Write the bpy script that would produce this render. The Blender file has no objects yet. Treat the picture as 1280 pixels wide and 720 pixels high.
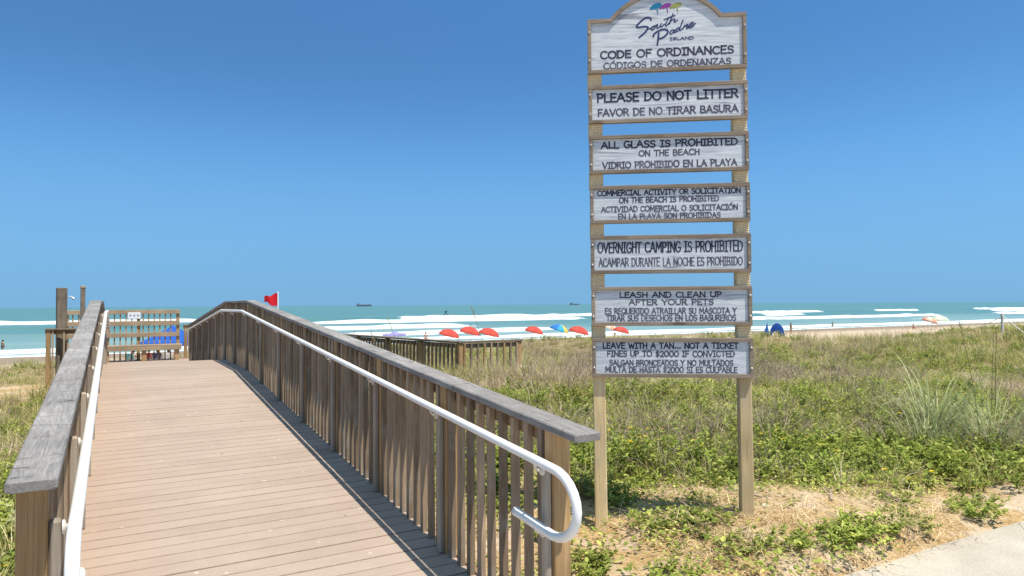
import bpy, bmesh, math, random
import numpy as np
from mathutils import Vector, Matrix
random.seed(7)
rng = np.random.default_rng(11)
SC = bpy.context.scene
COL = SC.collection
rad = math.radians

# ---------------------------------------------------------------- camera, sky, sun, exposure
YAW, PITCH, ROLL, EYE = rad(30.2), rad(1.39), rad(-0.33), 1.65
cam_data = bpy.data.cameras.new("camera")
cam_data.sensor_width = 36.0
cam_data.lens = 853.0 / 1280.0 * 36.0
cam_data.clip_start = 0.05
cam_data.clip_end = 60000.0
cam = bpy.data.objects.new("camera", cam_data)
cam.matrix_world = (Matrix.Translation((0, 0, EYE)) @ Matrix.Rotation(-YAW, 4, 'Z')
                    @ Matrix.Rotation(math.pi / 2 + PITCH, 4, 'X') @ Matrix.Rotation(ROLL, 4, 'Z'))
COL.objects.link(cam)
SC.camera = cam

TO_SUN = Vector((0.13, -0.38, 1.0)).normalized()
SUN_EL = math.asin(TO_SUN.z)
world = bpy.data.worlds.new("World")
SC.world = world
world.use_nodes = True
wn, wl = world.node_tree.nodes, world.node_tree.links
wn.clear()
w_out = wn.new("ShaderNodeOutputWorld")
w_bg = wn.new("ShaderNodeBackground")
w_sky = wn.new("ShaderNodeTexSky")
w_sky.sky_type = 'NISHITA'
w_sky.sun_disc = False
w_sky.sun_elevation = SUN_EL
w_sky.sun_rotation = math.atan2(TO_SUN.x, TO_SUN.y)
w_sky.altitude = 0
w_sky.air_density = 1.0
w_sky.dust_density = 0.0
w_sky.ozone_density = 3.0
w_tc = wn.new("ShaderNodeTexCoord")                    # the lowest, whitest band of air is left out: the gulf horizon is blue
w_sep = wn.new("ShaderNodeSeparateXYZ"); w_cmb = wn.new("ShaderNodeCombineXYZ")
wl.new(w_tc.outputs['Generated'], w_sep.inputs[0])
w_sq = wn.new("ShaderNodeMath"); w_sq.operation = 'POWER'; w_sq.inputs[1].default_value = 3.0
w_abs = wn.new("ShaderNodeMath"); w_abs.operation = 'ABSOLUTE'
wl.new(w_sep.outputs[2], w_abs.inputs[0]); wl.new(w_abs.outputs[0], w_sq.inputs[0])
w_ma = wn.new("ShaderNodeMath"); w_ma.operation = 'MULTIPLY_ADD'
w_ma.inputs[1].default_value = 14.0; w_ma.inputs[2].default_value = 0.245
wl.new(w_sq.outputs[0], w_ma.inputs[0])
wl.new(w_sep.outputs[0], w_cmb.inputs[0]); wl.new(w_sep.outputs[1], w_cmb.inputs[1]); wl.new(w_ma.outputs[0], w_cmb.inputs[2])
w_nrm = wn.new("ShaderNodeVectorMath"); w_nrm.operation = 'NORMALIZE'
wl.new(w_cmb.outputs[0], w_nrm.inputs[0])
wl.new(w_nrm.outputs[0], w_sky.inputs['Vector'])
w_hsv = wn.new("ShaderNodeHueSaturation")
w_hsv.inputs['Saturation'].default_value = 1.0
w_tint = wn.new("ShaderNodeMix"); w_tint.data_type = 'RGBA'; w_tint.blend_type = 'MULTIPLY'
w_tint.inputs[0].default_value = 1.0
w_tint.inputs[7].default_value = (0.695, 0.955, 0.985, 1)
w_bg.inputs['Strength'].default_value = 0.15
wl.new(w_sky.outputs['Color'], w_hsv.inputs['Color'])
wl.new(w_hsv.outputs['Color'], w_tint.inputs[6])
w_top = wn.new("ShaderNodeMapRange"); w_top.inputs[1].default_value = 0.5; w_top.inputs[2].default_value = 0.95   # unseen upper sky desaturated to take the blue out of the shadows
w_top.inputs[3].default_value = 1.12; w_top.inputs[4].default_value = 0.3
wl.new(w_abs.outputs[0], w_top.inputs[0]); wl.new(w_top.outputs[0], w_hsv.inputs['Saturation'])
w_hz = wn.new("ShaderNodeMapRange"); w_hz.inputs[1].default_value = 0.0; w_hz.inputs[2].default_value = 0.22
w_hz.inputs[3].default_value = 1.0; w_hz.inputs[4].default_value = 0.0
wl.new(w_abs.outputs[0], w_hz.inputs[0])
w_veil = wn.new("ShaderNodeMix"); w_veil.data_type = 'RGBA'; w_veil.blend_type = 'MULTIPLY'   # sea haze greys the lowest air
w_veil.inputs[7].default_value = (1.0, 0.84, 0.74, 1)
wl.new(w_hz.outputs[0], w_veil.inputs[0]); wl.new(w_tint.outputs[2], w_veil.inputs[6])
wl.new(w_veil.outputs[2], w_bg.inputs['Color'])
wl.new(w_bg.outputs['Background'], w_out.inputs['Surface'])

sun_data = bpy.data.lights.new("sun", 'SUN')
sun_data.energy = 5.0
sun_data.angle = rad(0.5)
sun_data.color = (1.0, 0.93, 0.81)
sun = bpy.data.objects.new("sun", sun_data)
sun.rotation_euler = (-TO_SUN).to_track_quat('-Z', 'Y').to_euler()
sun.location = (0, 0, 40)
COL.objects.link(sun)

SC.view_settings.view_transform = 'Standard'
SC.view_settings.look = 'None'
SC.view_settings.gamma = 1.0
SC.view_settings.use_curve_mapping = False
SC.view_settings.exposure = 0.34

# ---------------------------------------------------------------- helpers
def tag(o, label=None, cat=None, group=None, kind=None):
    if label: o["label"] = label
    if cat: o["category"] = cat
    if group: o["group"] = group
    if kind: o["kind"] = kind
    return o

def thing(name, label, cat, loc=(0, 0, 0), rz=0.0, group=None):
    o = bpy.data.objects.new(name, None)
    o.empty_display_size = 0.2
    o.location = loc
    o.rotation_euler = (0, 0, rz)
    COL.objects.link(o)
    return tag(o, label, cat, group)

def copy_tree(o, parent=None):
    kids = list(o.children)
    c = o.copy()
    COL.objects.link(c)
    if parent is not None:
        c.parent = parent
    for k in kids:
        copy_tree(k, c)
    return c

class MB:
    """collects shapes; build() links them as one mesh object"""
    def __init__(self):
        self.v, self.f, self.m, self.s = [], [], [], []
        self.tint = []
    def add(self, verts, faces, mat=0, smooth=False, tint=0.5):
        b = len(self.v)
        self.v += [tuple(p) for p in verts]
        self.tint += [tint] * len(verts)
        for f in faces:
            self.f.append(tuple(i + b for i in f))
            self.m.append(mat)
            self.s.append(smooth)
    def box(self, c, s, rot=None, ch=0.0, mat=0):
        """box centred at c with size s; ch chamfers the edges along its longest axis"""
        ax = max(range(3), key=lambda i: s[i])
        e = [Vector((1, 0, 0)), Vector((0, 1, 0)), Vector((0, 0, 1))]
        if rot is not None:
            e = [rot @ q for q in e]
        c = Vector(c)
        i, j = (ax + 1) % 3, (ax + 2) % 3
        self.beam(c - e[ax] * s[ax] / 2, c + e[ax] * s[ax] / 2, s[i], s[j], e[i], ch, mat)
    def beam(self, a, b, w, h, side, ch=0.003, mat=0, cut=None):
        """rectangular bar from a to b, w wide along side, h across; cut: direction of the end planes' vertical"""
        a, b = Vector(a), Vector(b)
        d = (b - a).normalized()
        side = (Vector(side) - d * Vector(side).dot(d)).normalized()
        up = cut if cut is not None else d.cross(side)
        up = Vector(up)
        w2, h2 = w / 2, h / 2
        if ch > 0:
            prof = [(-w2 + ch, -h2), (w2 - ch, -h2), (w2, -h2 + ch), (w2, h2 - ch),
                    (w2 - ch, h2), (-w2 + ch, h2), (-w2, h2 - ch), (-w2, -h2 + ch)]
        else:
            prof = [(-w2, -h2), (w2, -h2), (w2, h2), (-w2, h2)]
        n = len(prof)
        if ch > 0 and (b - a).length > 4 * ch:
            rows = [(a, 1 - 2 * ch / min(w, h) * 0.6), (a + d * ch, 1), (b - d * ch, 1), (b, 1 - 2 * ch / min(w, h) * 0.6)]
        else:
            rows = [(a, 1), (b, 1)]
        vs = []
        for p, k in rows:
            for x, y in prof:
                vs.append(p + side * (x * k) + up * (y * k))
        fs = []
        for r in range(len(rows) - 1):
            for i in range(n):
                fs.append((r * n + i, r * n + (i + 1) % n, (r + 1) * n + (i + 1) % n, (r + 1) * n + i))
        fs.append(tuple(reversed(range(n))))
        fs.append(tuple((len(rows) - 1) * n + i for i in range(n)))
        self.add(vs, fs, mat)
    def tube(self, pts, r, n=12, mat=0, caps=True, tint=0.5):
        pts = [Vector(p) for p in pts]
        rs = r if isinstance(r, (list, tuple)) else [r] * len(pts)
        vs, fs = [], []
        up = None
        for i, p in enumerate(pts):
            t = (pts[min(i + 1, len(pts) - 1)] - pts[max(i - 1, 0)]).normalized()
            if up is None:
                up = Vector((0, 0, 1)) if abs(t.z) < 0.9 else Vector((1, 0, 0))
            up = (up - t * up.dot(t))
            up = up.normalized() if up.length > 1e-6 else t.orthogonal().normalized()
            sd = t.cross(up)
            for k in range(n):
                a = 2 * math.pi * k / n
                vs.append(p + (sd * math.cos(a) + up * math.sin(a)) * rs[i])
        for i in range(len(pts) - 1):
            for k in range(n):
                fs.append((i * n + k, i * n + (k + 1) % n, (i + 1) * n + (k + 1) % n, (i + 1) * n + k))
        self.add(vs, fs, mat, True, tint)
        if caps:
            self.add(vs[:n], [tuple(reversed(range(n)))], mat, False, tint)
            self.add(vs[-n:], [tuple(range(n))], mat, False, tint)
    def lathe(self, c, prof, n=16, mat=0, axis=(0, 0, 1), smooth=True):
        c = Vector(c); ax = Vector(axis).normalized()
        e1 = ax.orthogonal().normalized(); e2 = ax.cross(e1)
        vs, fs = [], []
        for (r, h) in prof:
            for k in range(n):
                a = 2 * math.pi * k / n
                vs.append(c + ax * h + (e1 * math.cos(a) + e2 * math.sin(a)) * r)
        for i in range(len(prof) - 1):
            for k in range(n):
                fs.append((i * n + k, i * n + (k + 1) % n, (i + 1) * n + (k + 1) % n, (i + 1) * n + k))
        self.add(vs, fs, mat, smooth)
        self.add(vs[:n], [tuple(reversed(range(n)))], mat)
        self.add(vs[-n:], [tuple(range(n))], mat)
    def prism(self, poly, org, ex, ey, ez, depth, mat=0):
        """polygon in the ex/ey plane, extruded by depth along ez"""
        org, ex, ey, ez = Vector(org), Vector(ex), Vector(ey), Vector(ez)
        n = len(poly)
        vs = [org + ex * x + ey * y for x, y in poly] + [org + ex * x + ey * y + ez * depth for x, y in poly]
        fs = [tuple(reversed(range(n))), tuple(range(n, 2 * n))]
        fs += [(i, (i + 1) % n, n + (i + 1) % n, n + i) for i in range(n)]
        self.add(vs, fs, mat)
    def mesh(self, name, mats, tint=False):
        me = bpy.data.meshes.new(name)
        me.from_pydata(self.v, [], self.f)
        for m in (mats if isinstance(mats, (list, tuple)) else [mats]):
            me.materials.append(m)
        me.polygons.foreach_set("material_index", self.m)
        me.polygons.foreach_set("use_smooth", self.s)
        if tint:
            at = me.attributes.new("tint", 'FLOAT', 'POINT')
            at.data.foreach_set("value", self.tint)
        me.update()
        return me
    def build(self, name, mats, parent=None, loc=None, tint=False):
        o = bpy.data.objects.new(name, self.mesh(name, mats, tint))
        COL.objects.link(o)
        if parent is not None: o.parent = parent
        if loc is not None: o.location = loc
        return o

def link_mesh(name, me, parent=None, loc=(0, 0, 0)):
    o = bpy.data.objects.new(name, me)
    o.location = loc
    if parent is not None: o.parent = parent
    COL.objects.link(o)
    return o

# ---------------------------------------------------------------- materials
class NT:
    def __init__(self, name):
        self.m = bpy.data.materials.new(name)
        self.m.use_nodes = True
        self.n, self.l = self.m.node_tree.nodes, self.m.node_tree.links
        self.p = self.n["Principled BSDF"]
        self.out = self.n["Material Output"]
    def node(self, t, **kw):
        q = self.n.new("ShaderNode" + t)
        for k, v in kw.items():
            if k.startswith("i_"):
                q.inputs[k[2:].replace("_", " ")].default_value = v
            else:
                setattr(q, k, v)
        return q
    def link(self, a, b): self.l.new(a, b)
    def coord(self, which='Object', scale=(1, 1, 1), rot=(0, 0, 0), loc=(0, 0, 0)):
        tc = self.node("TexCoord"); mp = self.node("Mapping")
        mp.inputs['Scale'].default_value = scale
        mp.inputs['Rotation'].default_value = rot
        mp.inputs['Location'].default_value = loc
        self.link(tc.outputs[which], mp.inputs['Vector'])
        return mp.outputs['Vector']
    def noise(self, vec, scale, detail=4, rough=0.55, dist=0.0):
        q = self.node("TexNoise")
        q.inputs['Scale'].default_value = scale
        q.inputs['Detail'].default_value = detail
        q.inputs['Roughness'].default_value = rough
        q.inputs['Distortion'].default_value = dist
        if vec is not None: self.link(vec, q.inputs['Vector'])
        return q.outputs['Fac']
    def ramp(self, fac, stops, interp='LINEAR'):
        q = self.node("ValToRGB")
        q.color_ramp.interpolation = interp
        e = q.color_ramp.elements
        while len(e) < len(stops): e.new(0.5)
        for el, (p, c) in zip(e, stops):
            el.position = p
            el.color = (c[0], c[1], c[2], 1) if isinstance(c, (tuple, list)) else (c, c, c, 1)
        self.link(fac, q.inputs['Fac'])
        return q.outputs['Color']
    def mix(self, fac, a, b, mode='MIX'):
        q = self.node("Mix", data_type='RGBA', blend_type=mode)
        for k, v in ((0, fac), (6, a), (7, b)):
            s = q.inputs[k]
            if isinstance(v, (int, float)): s.default_value = v if k == 0 else (v, v, v, 1)
            elif isinstance(v, (tuple, list)): s.default_value = (v[0], v[1], v[2], 1)
            else: self.link(v, s)
        return q.outputs[2]
    def math(self, op, a, b=None, c=None, clamp=False):
        q = self.node("Math", operation=op, use_clamp=clamp)
        for s, v in zip(q.inputs, (a, b, c)):
            if v is None: continue
            if isinstance(v, (int, float)): s.default_value = v
            else: self.link(v, s)
        return q.outputs[0]
    def bump(self, h, strength=0.3, dist=0.01):
        q = self.node("Bump")
        q.inputs['Strength'].default_value = strength
        q.inputs['Distance'].default_value = dist
        self.link(h, q.inputs['Height'])
        self.link(q.outputs['Normal'], self.p.inputs['Normal'])
    def rand(self): return self.node("ObjectInfo").outputs['Random']
    def attr(self, name): return self.node("Attribute", attribute_name=name).outputs['Fac']
    def done(self, col=None, rough=0.8, spec=0.25, metal=0.0):
        if col is not None:
            if isinstance(col, (tuple, list)): self.p.inputs['Base Color'].default_value = (*col[:3], 1)
            else: self.link(col, self.p.inputs['Base Color'])
        if isinstance(rough, (int, float)): self.p.inputs['Roughness'].default_value = rough
        else: self.link(rough, self.p.inputs['Roughness'])
        self.p.inputs['Specular IOR Level'].default_value = spec
        self.p.inputs['Metallic'].default_value = metal
        return self.m

def wood(name, stops, grain=14.0, axis='Z', rand_amt=0.35, ring=0.0, rough=0.8, stain=None, bump=0.35, cracks=0.0, loc=(0, 0, 0)):
    """timber: streaks along an axis, optional flat sawn ring figure, stains, transverse checks"""
    t = NT(name)
    k = 0.045
    sc = {'X': (k, 1, 1), 'Y': (1, k, 1), 'Z': (1, 1, k)}[axis]
    r = t.rand()
    tc = t.node("TexCoord")
    off = t.node("VectorMath", operation='MULTIPLY_ADD')
    comb = t.node("CombineXYZ")
    t.link(r, comb.inputs[0]); t.link(r, comb.inputs[1]); t.link(r, comb.inputs[2])
    t.link(comb.outputs[0], off.inputs[0]); off.inputs[1].default_value = (7.3, 11.1, 5.7)
    t.link(tc.outputs['Object'], off.inputs[2])
    mp = t.node("Mapping"); mp.inputs['Scale'].default_value = sc; mp.inputs['Location'].default_value = loc
    t.link(off.outputs[0], mp.inputs['Vector'])
    v = mp.outputs['Vector']
    g = t.noise(v, grain * 4, 6, 0.65, 0.3)
    fine = t.noise(v, grain * 16, 4, 0.7)
    h = t.math('ADD', t.math('MULTIPLY', g, 0.65), t.math('MULTIPLY', fine, 0.35))
    if ring > 0:
        mr = t.node("Mapping"); mr.inputs['Scale'].default_value = {'X': (.02, 1, 1), 'Y': (1, .02, 1), 'Z': (1, 1, .02)}[axis]
        t.link(off.outputs[0], mr.inputs['Vector'])
        w = t.noise(mr.outputs['Vector'], 11.0, 2, 0.4)
        lump = t.noise(tc.outputs['Object'], 3.2, 2, 0.4)
        sepx = t.node("SeparateXYZ"); t.link(tc.outputs['Object'], sepx.inputs[0])
        rr = t.math('ADD', t.math('MULTIPLY', w, 4.0), t.math('MULTIPLY', lump, .12))
        rings = t.math('SINE', t.math('MULTIPLY', rr, 30.0))
        rings = t.math('POWER', t.math('MULTIPLY_ADD', rings, 0.5, 0.5), 0.7)
        h = t.math('ADD', t.math('MULTIPLY', h, 1 - ring), t.math('MULTIPLY', t.math('MULTIPLY_ADD', rings, 0.4, 0.3), ring))
    col = t.ramp(h, [(0.28, stops[0]), (0.5, stops[1]), (0.72, stops[2])])
    big = t.noise(off.outputs[0], 1.6, 3, 0.5)
    col = t.mix(1.0, col, t.ramp(big, [(0.3, 0.75), (0.7, 1.15)]), 'MULTIPLY')
    col = t.mix(1.0, col, t.ramp(r, [(0.0, 1 - rand_amt), (1.0, 1 + rand_amt * 0.6)]), 'MULTIPLY')
    knots = t.node("TexVoronoi", feature='F1'); knots.inputs['Scale'].default_value = 2.6
    kmp = t.node("Mapping"); kmp.inputs['Scale'].default_value = {'X': (.5, 1.6, 1.6), 'Y': (1.6, .5, 1.6), 'Z': (1.6, 1.6, .5)}[axis]
    t.link(off.outputs[0], kmp.inputs['Vector']); t.link(kmp.outputs['Vector'], knots.inputs['Vector'])
    km = t.ramp(knots.outputs['Distance'], [(0.05, 1.0), (0.09, 0.0)])
    col = t.mix(t.math('MULTIPLY', km, 0.6), col, tuple(c * 0.35 for c in stops[0]))
    if stain is not None:
        sm = t.ramp(t.noise(off.outputs[0], 4.0, 5, 0.6), [(0.52, 0.0), (0.66, 1.0)])
        col = t.mix(t.math('MULTIPLY', sm, 0.55), col, stain)
    if cracks > 0:
        tm = t.node("Mapping"); tm.inputs['Scale'].default_value = {'X': (1, .12, .12), 'Y': (.12, 1, .12), 'Z': (.12, .12, 1)}[axis]
        t.link(off.outputs[0], tm.inputs['Vector'])
        cv = t.node("TexVoronoi", feature='DISTANCE_TO_EDGE', voronoi_dimensions='3D'); cv.inputs['Scale'].default_value = 4.2
        wv = t.noise(off.outputs[0], 9.0, 3, 0.6)
        ad = t.node("VectorMath", operation='MULTIPLY_ADD')
        cc = t.node("CombineXYZ"); t.link(wv, cc.inputs[0]); t.link(wv, cc.inputs[1])
        t.link(cc.outputs[0], ad.inputs[0]); ad.inputs[1].default_value = (.06, .06, 0); t.link(tm.outputs[0], ad.inputs[2])
        t.link(ad.outputs[0], cv.inputs['Vector'])
        cm = t.ramp(cv.outputs['Distance'], [(0.004, 1.0), (0.016, 0.0)])
        cm = t.math('MULTIPLY', cm, t.ramp(t.noise(off.outputs[0], 13.0, 3, 0.6), [(0.46, 0.0), (0.58, 1.0)]))
        col = t.mix(t.math('MULTIPLY', cm, cracks), col, (0.05, 0.045, 0.045))
        h = t.math('SUBTRACT', h, t.math('MULTIPLY', cm, 0.8))
    t.bump(h, bump, 0.004)
    return t.done(col, rough, 0.2)

def plain(name, c, rough=0.6, spec=0.3, var=0.12, scale=6.0, metal=0.0, trans=False):
    t = NT(name)
    n = t.noise(t.coord('Object'), scale, 4, 0.6)
    col = t.mix(1.0, c, t.ramp(n, [(0.25, 1 - var), (0.75, 1 + var)]), 'MULTIPLY')
    return t.done(col, rough, spec, metal)

M = {}
M['cap'] = wood('grey_cap_wood', [(.13, .123, .122), (.27, .258, .25), (.42, .395, .37)], 13, 'Y', 0.12, 0.22, 0.85, (.20, .17, .15), 0.5, 0.8)
M['baluster'] = wood('baluster_wood', [(.17, .115, .07), (.31, .225, .15), (.43, .335, .235)], 16, 'Z', 0.36, 0, 0.85, (.30, .27, .22))
M['post'] = wood('tan_post_wood', [(.25, .145, .06), (.42, .265, .125), (.54, .375, .2)], 11, 'Z', 0.18, 0.3, 0.8)
M['greypost'] = wood('weathered_post_wood', [(.12, .09, .065), (.24, .19, .14), (.36, .3, .23)], 11, 'Z', 0.25, 0.2, 0.85, (.1, .08, .06))
M['signpost'] = wood('sign_post_wood', [(.42, .29, .14), (.62, .47, .26), (.72, .58, .36)], 11, 'Z', 0.08, 0.3, 0.8, (.46, .42, .29))
M['rail_x'] = wood('tan_board_wood', [(.22, .15, .09), (.36, .27, .175), (.48, .38, .26)], 11, 'X', 0.15, 0.2, 0.85)
M['rail_y'] = wood('sub_rail_wood', [(.22, .13, .06), (.36, .235, .125), (.46, .32, .19)], 11, 'Y', 0.15, 0.2, 0.85)
M['strip'] = wood('pale_mount_wood', [(.27, .22, .17), (.38, .32, .255), (.48, .42, .345)], 14, 'Z', 0.15, 0, 0.8)
M['frame'] = wood('sign_frame_wood', [(.13, .10, .075), (.25, .20, .155), (.36, .30, .24)], 22, 'X', 0.1, 0, 0.85, (.15, .12, .1))
M['pipe'] = plain('white_pipe', (.78, .78, .77), 0.38, 0.4, 0.05, 9)
M['metal'] = plain('grey_bracket_metal', (.62, .59, .54), 0.45, 0.4, 0.15, 20)
M['screw'] = plain('screw_head_metal', (.6, .6, .6), 0.35, 0.5, 0.2, 40, 0.6)
def worn_paint(name, c, wear):
    t = NT(name)
    v = t.coord('Object', (.5, 1, 1))
    a = t.noise(v, 70, 5, .75); b = t.noise(v, 5, 3, .6)
    m = t.math('ADD', a, t.math('MULTIPLY_ADD', b, .5, -.25))
    base = t.mix(t.ramp(b, [(.3, 0), (.7, 1)]), c, tuple(q * 1.9 for q in c))
    col = t.mix(t.math('MULTIPLY', t.ramp(m, [(.56, 0), (.68, 1)]), wear), base, (.40, .42, .45))
    return t.done(col, .8, .1)
M['ink'] = worn_paint('dark_lettering_paint', (.03, .03, .048), .3)
M['ink_soft'] = worn_paint('faded_lettering_paint', (.055, .052, .073), .35)
M['logo_ink'] = plain('navy_script_paint', (.035, .05, .13), 0.75, 0.1, 0.3, 30)
M['teal'] = plain('teal_paint', (.02, .17, .32), 0.7, 0.1, 0.2, 20)
M['magenta'] = plain('magenta_paint', (.22, .045, .24), 0.7, 0.1, 0.2, 20)
M['olive'] = plain('olive_paint', (.27, .29, .09), 0.7, 0.1, 0.2, 20)
M['white'] = plain('white_paint', (.78, .78, .78), 0.6, 0.2, 0.06)
M['black'] = plain('black_paint', (.02, .02, .022), 0.6, 0.2)

def deck_material():
    t = NT('composite_deck')
    v = t.coord('Object')
    sep = t.node("SeparateXYZ"); t.link(v, sep.inputs[0])
    pk = t.attr('tint')
    str_ = t.noise(t.coord('Object', (0.6, 26, 26)), 6, 5, 0.7)
    big = t.noise(v, 1.3, 5, 0.65)
    fine = t.noise(v, 120, 3, 0.7)
    c = t.ramp(pk, [(0, (.35, .275, .225)), (.5, (.37, .293, .24)), (1, (.388, .31, .255))])
    c = t.mix(1.0, c, t.ramp(str_, [(0.3, 0.86), (0.7, 1.1)]), 'MULTIPLY')
    c = t.mix(1.0, c, t.ramp(fine, [(0.3, 0.88), (0.7, 1.1)]), 'MULTIPLY')
    c = t.mix(t.math('MULTIPLY', t.ramp(big, [(0.42, 0), (0.68, 1)]), 0.4), c, (.47, .38, .31))
    # redder, less walked strip along the left edge
    em = t.node("MapRange"); em.inputs[1].default_value = 0.28; em.inputs[2].default_value = -0.15
    t.link(sep.outputs[0], em.inputs[0])
    c = t.mix(t.math('MULTIPLY', em.outputs[0], 0.4), c, (.40, .265, .175))
    # pale droppings and grit
    sp = t.node("TexVoronoi"); sp.inputs['Scale'].default_value = 5.5
    t.link(v, sp.inputs['Vector'])
    wob = t.noise(v, 22, 3, 0.6)
    d = t.math('ADD', sp.outputs['Distance'], t.math('MULTIPLY', wob, 0.22))
    c = t.mix(t.math('MULTIPLY', t.ramp(d, [(0.155, 1), (0.2, 0)]), 0.55), c, (.62, .57, .5))
    sp2 = t.node("TexVoronoi"); sp2.inputs['Scale'].default_value = 3.1
    t.link(t.coord('Object', loc=(3, 8, 1)), sp2.inputs['Vector'])
    c = t.mix(t.ramp(sp2.outputs['Distance'], [(0.028, 1), (0.04, 0)]), c, (.07, .05, .04))
    t.bump(t.math('ADD', str_, fine), 0.25, 0.003)
    return t.done(c, 0.75, 0.2)
M['deck'] = deck_material()
M['deck_edge'] = plain('dark_board_edge', (.26, .19, .145), .9, .1, .25, 20)  # plank sides and chamfers coloured darker, so the gaps read dark

def panel_material():
    t = NT('whitewashed_board')
    tc = t.node("TexCoord")
    r = t.rand()
    off = t.node("VectorMath", operation='MULTIPLY_ADD'); cb = t.node("CombineXYZ")
    t.link(r, cb.inputs[2]); t.link(r, cb.inputs[0]); t.link(cb.outputs[0], off.inputs[0]); off.inputs[1].default_value = (9, 9, 31)
    t.link(tc.outputs['Object'], off.inputs[2])
    mp = t.node("Mapping"); mp.inputs['Scale'].default_value = (.07, 1, 1); t.link(off.outputs[0], mp.inputs['Vector'])
    v = mp.outputs['Vector']
    g = t.noise(v, 60, 7, 0.72, 0.6)
    g2 = t.noise(v, 26, 5, 0.6, 1.2)
    big = t.noise(off.outputs[0], 2.4, 3, 0.5)
    c = t.ramp(g, [(0.3, (.32, .35, .405)), (0.5, (.53, .565, .61)), (0.68, (.68, .71, .735))])
    crack = t.math('MULTIPLY', t.ramp(g2, [(0.37, 1), (0.43, 0)]), t.ramp(big, [(0.45, 0.15), (0.6, 1)]))
    c = t.mix(t.math('MULTIPLY', crack, 0.75), c, (.17, .18, .22))
    t.bump(g, 0.3, 0.003)
    return t.done(c, 0.75, 0.2)
M['panel'] = panel_material()

def rope_material():
    t = NT('rope_weave')
    v = t.coord('Object')
    sep = t.node("SeparateXYZ"); t.link(v, sep.inputs[0])
    ang = t.node("Math", operation='ARCTAN2'); t.link(sep.outputs[1], ang.inputs[0]); t.link(sep.outputs[0], ang.inputs[1])
    n = t.noise(v, 90, 3, 0.6)
    s = t.math('SINE', t.math('ADD', t.math('MULTIPLY', ang.outputs[0], 26), t.math('MULTIPLY', sep.outputs[2], 420)))
    h = t.math('MULTIPLY_ADD', s, 0.35, n)
    c = t.ramp(h, [(0.2, (.42, .31, .16)), (0.6, (.70, .57, .36)), (0.95, (.80, .70, .50))])
    t.bump(h, 0.5, 0.004)
    return t.done(c, 0.9, 0.1)
M['rope'] = rope_material()

def concrete_material():
    t = NT('pale_concrete')
    v = t.coord('Object')
    a = t.noise(v, 2.2, 6, 0.65); b = t.noise(v, 60, 4, 0.7); s = t.noise(v, 240, 2, 0.6)
    c = t.ramp(a, [(0.3, (.42, .375, .305)), (0.7, (.55, .50, .415))])
    c = t.mix(1.0, c, t.ramp(b, [(0.3, 0.82), (0.7, 1.12)]), 'MULTIPLY')
    c = t.mix(1.0, c, t.ramp(s, [(0.35, 0.8), (0.6, 1.08)]), 'MULTIPLY')
    t.bump(t.math('ADD', b, s), 0.35, 0.004)
    return t.done(c, 0.9, 0.15)
M['concrete'] = concrete_material()

def ground_material():
    t = NT('sand_and_thatch')
    v = t.coord('Object')
    sep = t.node("SeparateXYZ"); t.link(v, sep.inputs[0])
    veg = t.attr('veg'); thatch = t.attr('thatch'); wet = t.attr('wet')
    a = t.noise(v, 0.9, 6, 0.6); b = t.noise(v, 14, 6, 0.7); f = t.noise(v, 130, 3, 0.7)
    sand = t.ramp(a, [(0.3, (.50, .385, .275)), (0.7, (.66, .54, .41))])
    sand = t.mix(1.0, sand, t.ramp(f, [(0.3, 0.85), (0.7, 1.12)]), 'MULTIPLY')
    straw = t.noise(t.coord('Object', (1, 3.2, 1), (0, 0, .7)), 26, 6, 0.75, 1.5)
    th = t.ramp(straw, [(0.34, (.20, .12, .045)), (0.5, (.45, .30, .14)), (0.66, (.66, .50, .28))])
    tm = t.math('MULTIPLY', thatch, t.ramp(t.noise(v, 2.3, 7, 0.75), [(0.40, 0), (0.53, 1)]))
    c = t.mix(tm, sand, th)
    soil = t.ramp(b, [(0.3, (.10, .08, .035)), (0.5, (.21, .17, .08)), (0.7, (.36, .28, .15))])
    c = t.mix(veg, c, soil)
    c = t.mix(t.math('MULTIPLY', wet, 0.85), c, (.21, .165, .125))
    t.bump(t.math('ADD', t.math('MULTIPLY', b, 1.5), t.math('ADD', f, t.math('MULTIPLY', straw, 1.6))), 0.5, 0.02)
    return t.done(c, 0.95, 0.08)
M['ground'] = ground_material()

def foliage(name, stops, rand=0.3, trans=0.25, rough=0.6):
    t = NT(name)
    tint = t.attr('tint')
    c = t.ramp(tint, stops)
    c = t.mix(1.0, c, t.ramp(t.rand(), [(0, 1.14 - rand), (1, 1.14 + rand)]), 'MULTIPLY')
    t.done(c, rough, 0.25)
    tr = t.node("BsdfTranslucent"); t.link(c, tr.inputs['Color'])
    mx = t.node("MixShader"); mx.inputs[0].default_value = trans
    t.link(t.p.outputs[0], mx.inputs[1]); t.link(tr.outputs[0], mx.inputs[2]); t.link(mx.outputs[0], t.out.inputs['Surface'])
    return t.m
M['grass'] = foliage('olive_grass', [(0, (.10, .125, .025)), (.35, (.235, .25, .06)), (.7, (.42, .375, .14)), (1, (.66, .56, .32))], 0.3, 0.32)
M['dry'] = foliage('dry_grass', [(0, (.28, .21, .11)), (.5, (.50, .40, .24)), (1, (.68, .58, .40))], 0.25, 0.3)
M['leaf'] = foliage('green_leaf', [(0, (.12, .17, .025)), (.5, (.26, .315, .055)), (1, (.50, .50, .13))], 0.3, 0.32)
M['pale_leaf'] = foliage('pale_leaf', [(0, (.26, .29, .11)), (.5, (.43, .44, .21)), (1, (.60, .58, .36))], 0.2)
M['litter'] = foliage('fallen_straw', [(0, (.36, .24, .10)), (.5, (.58, .44, .23)), (1, (.74, .62, .40))], 0.2, 0.1)
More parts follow.
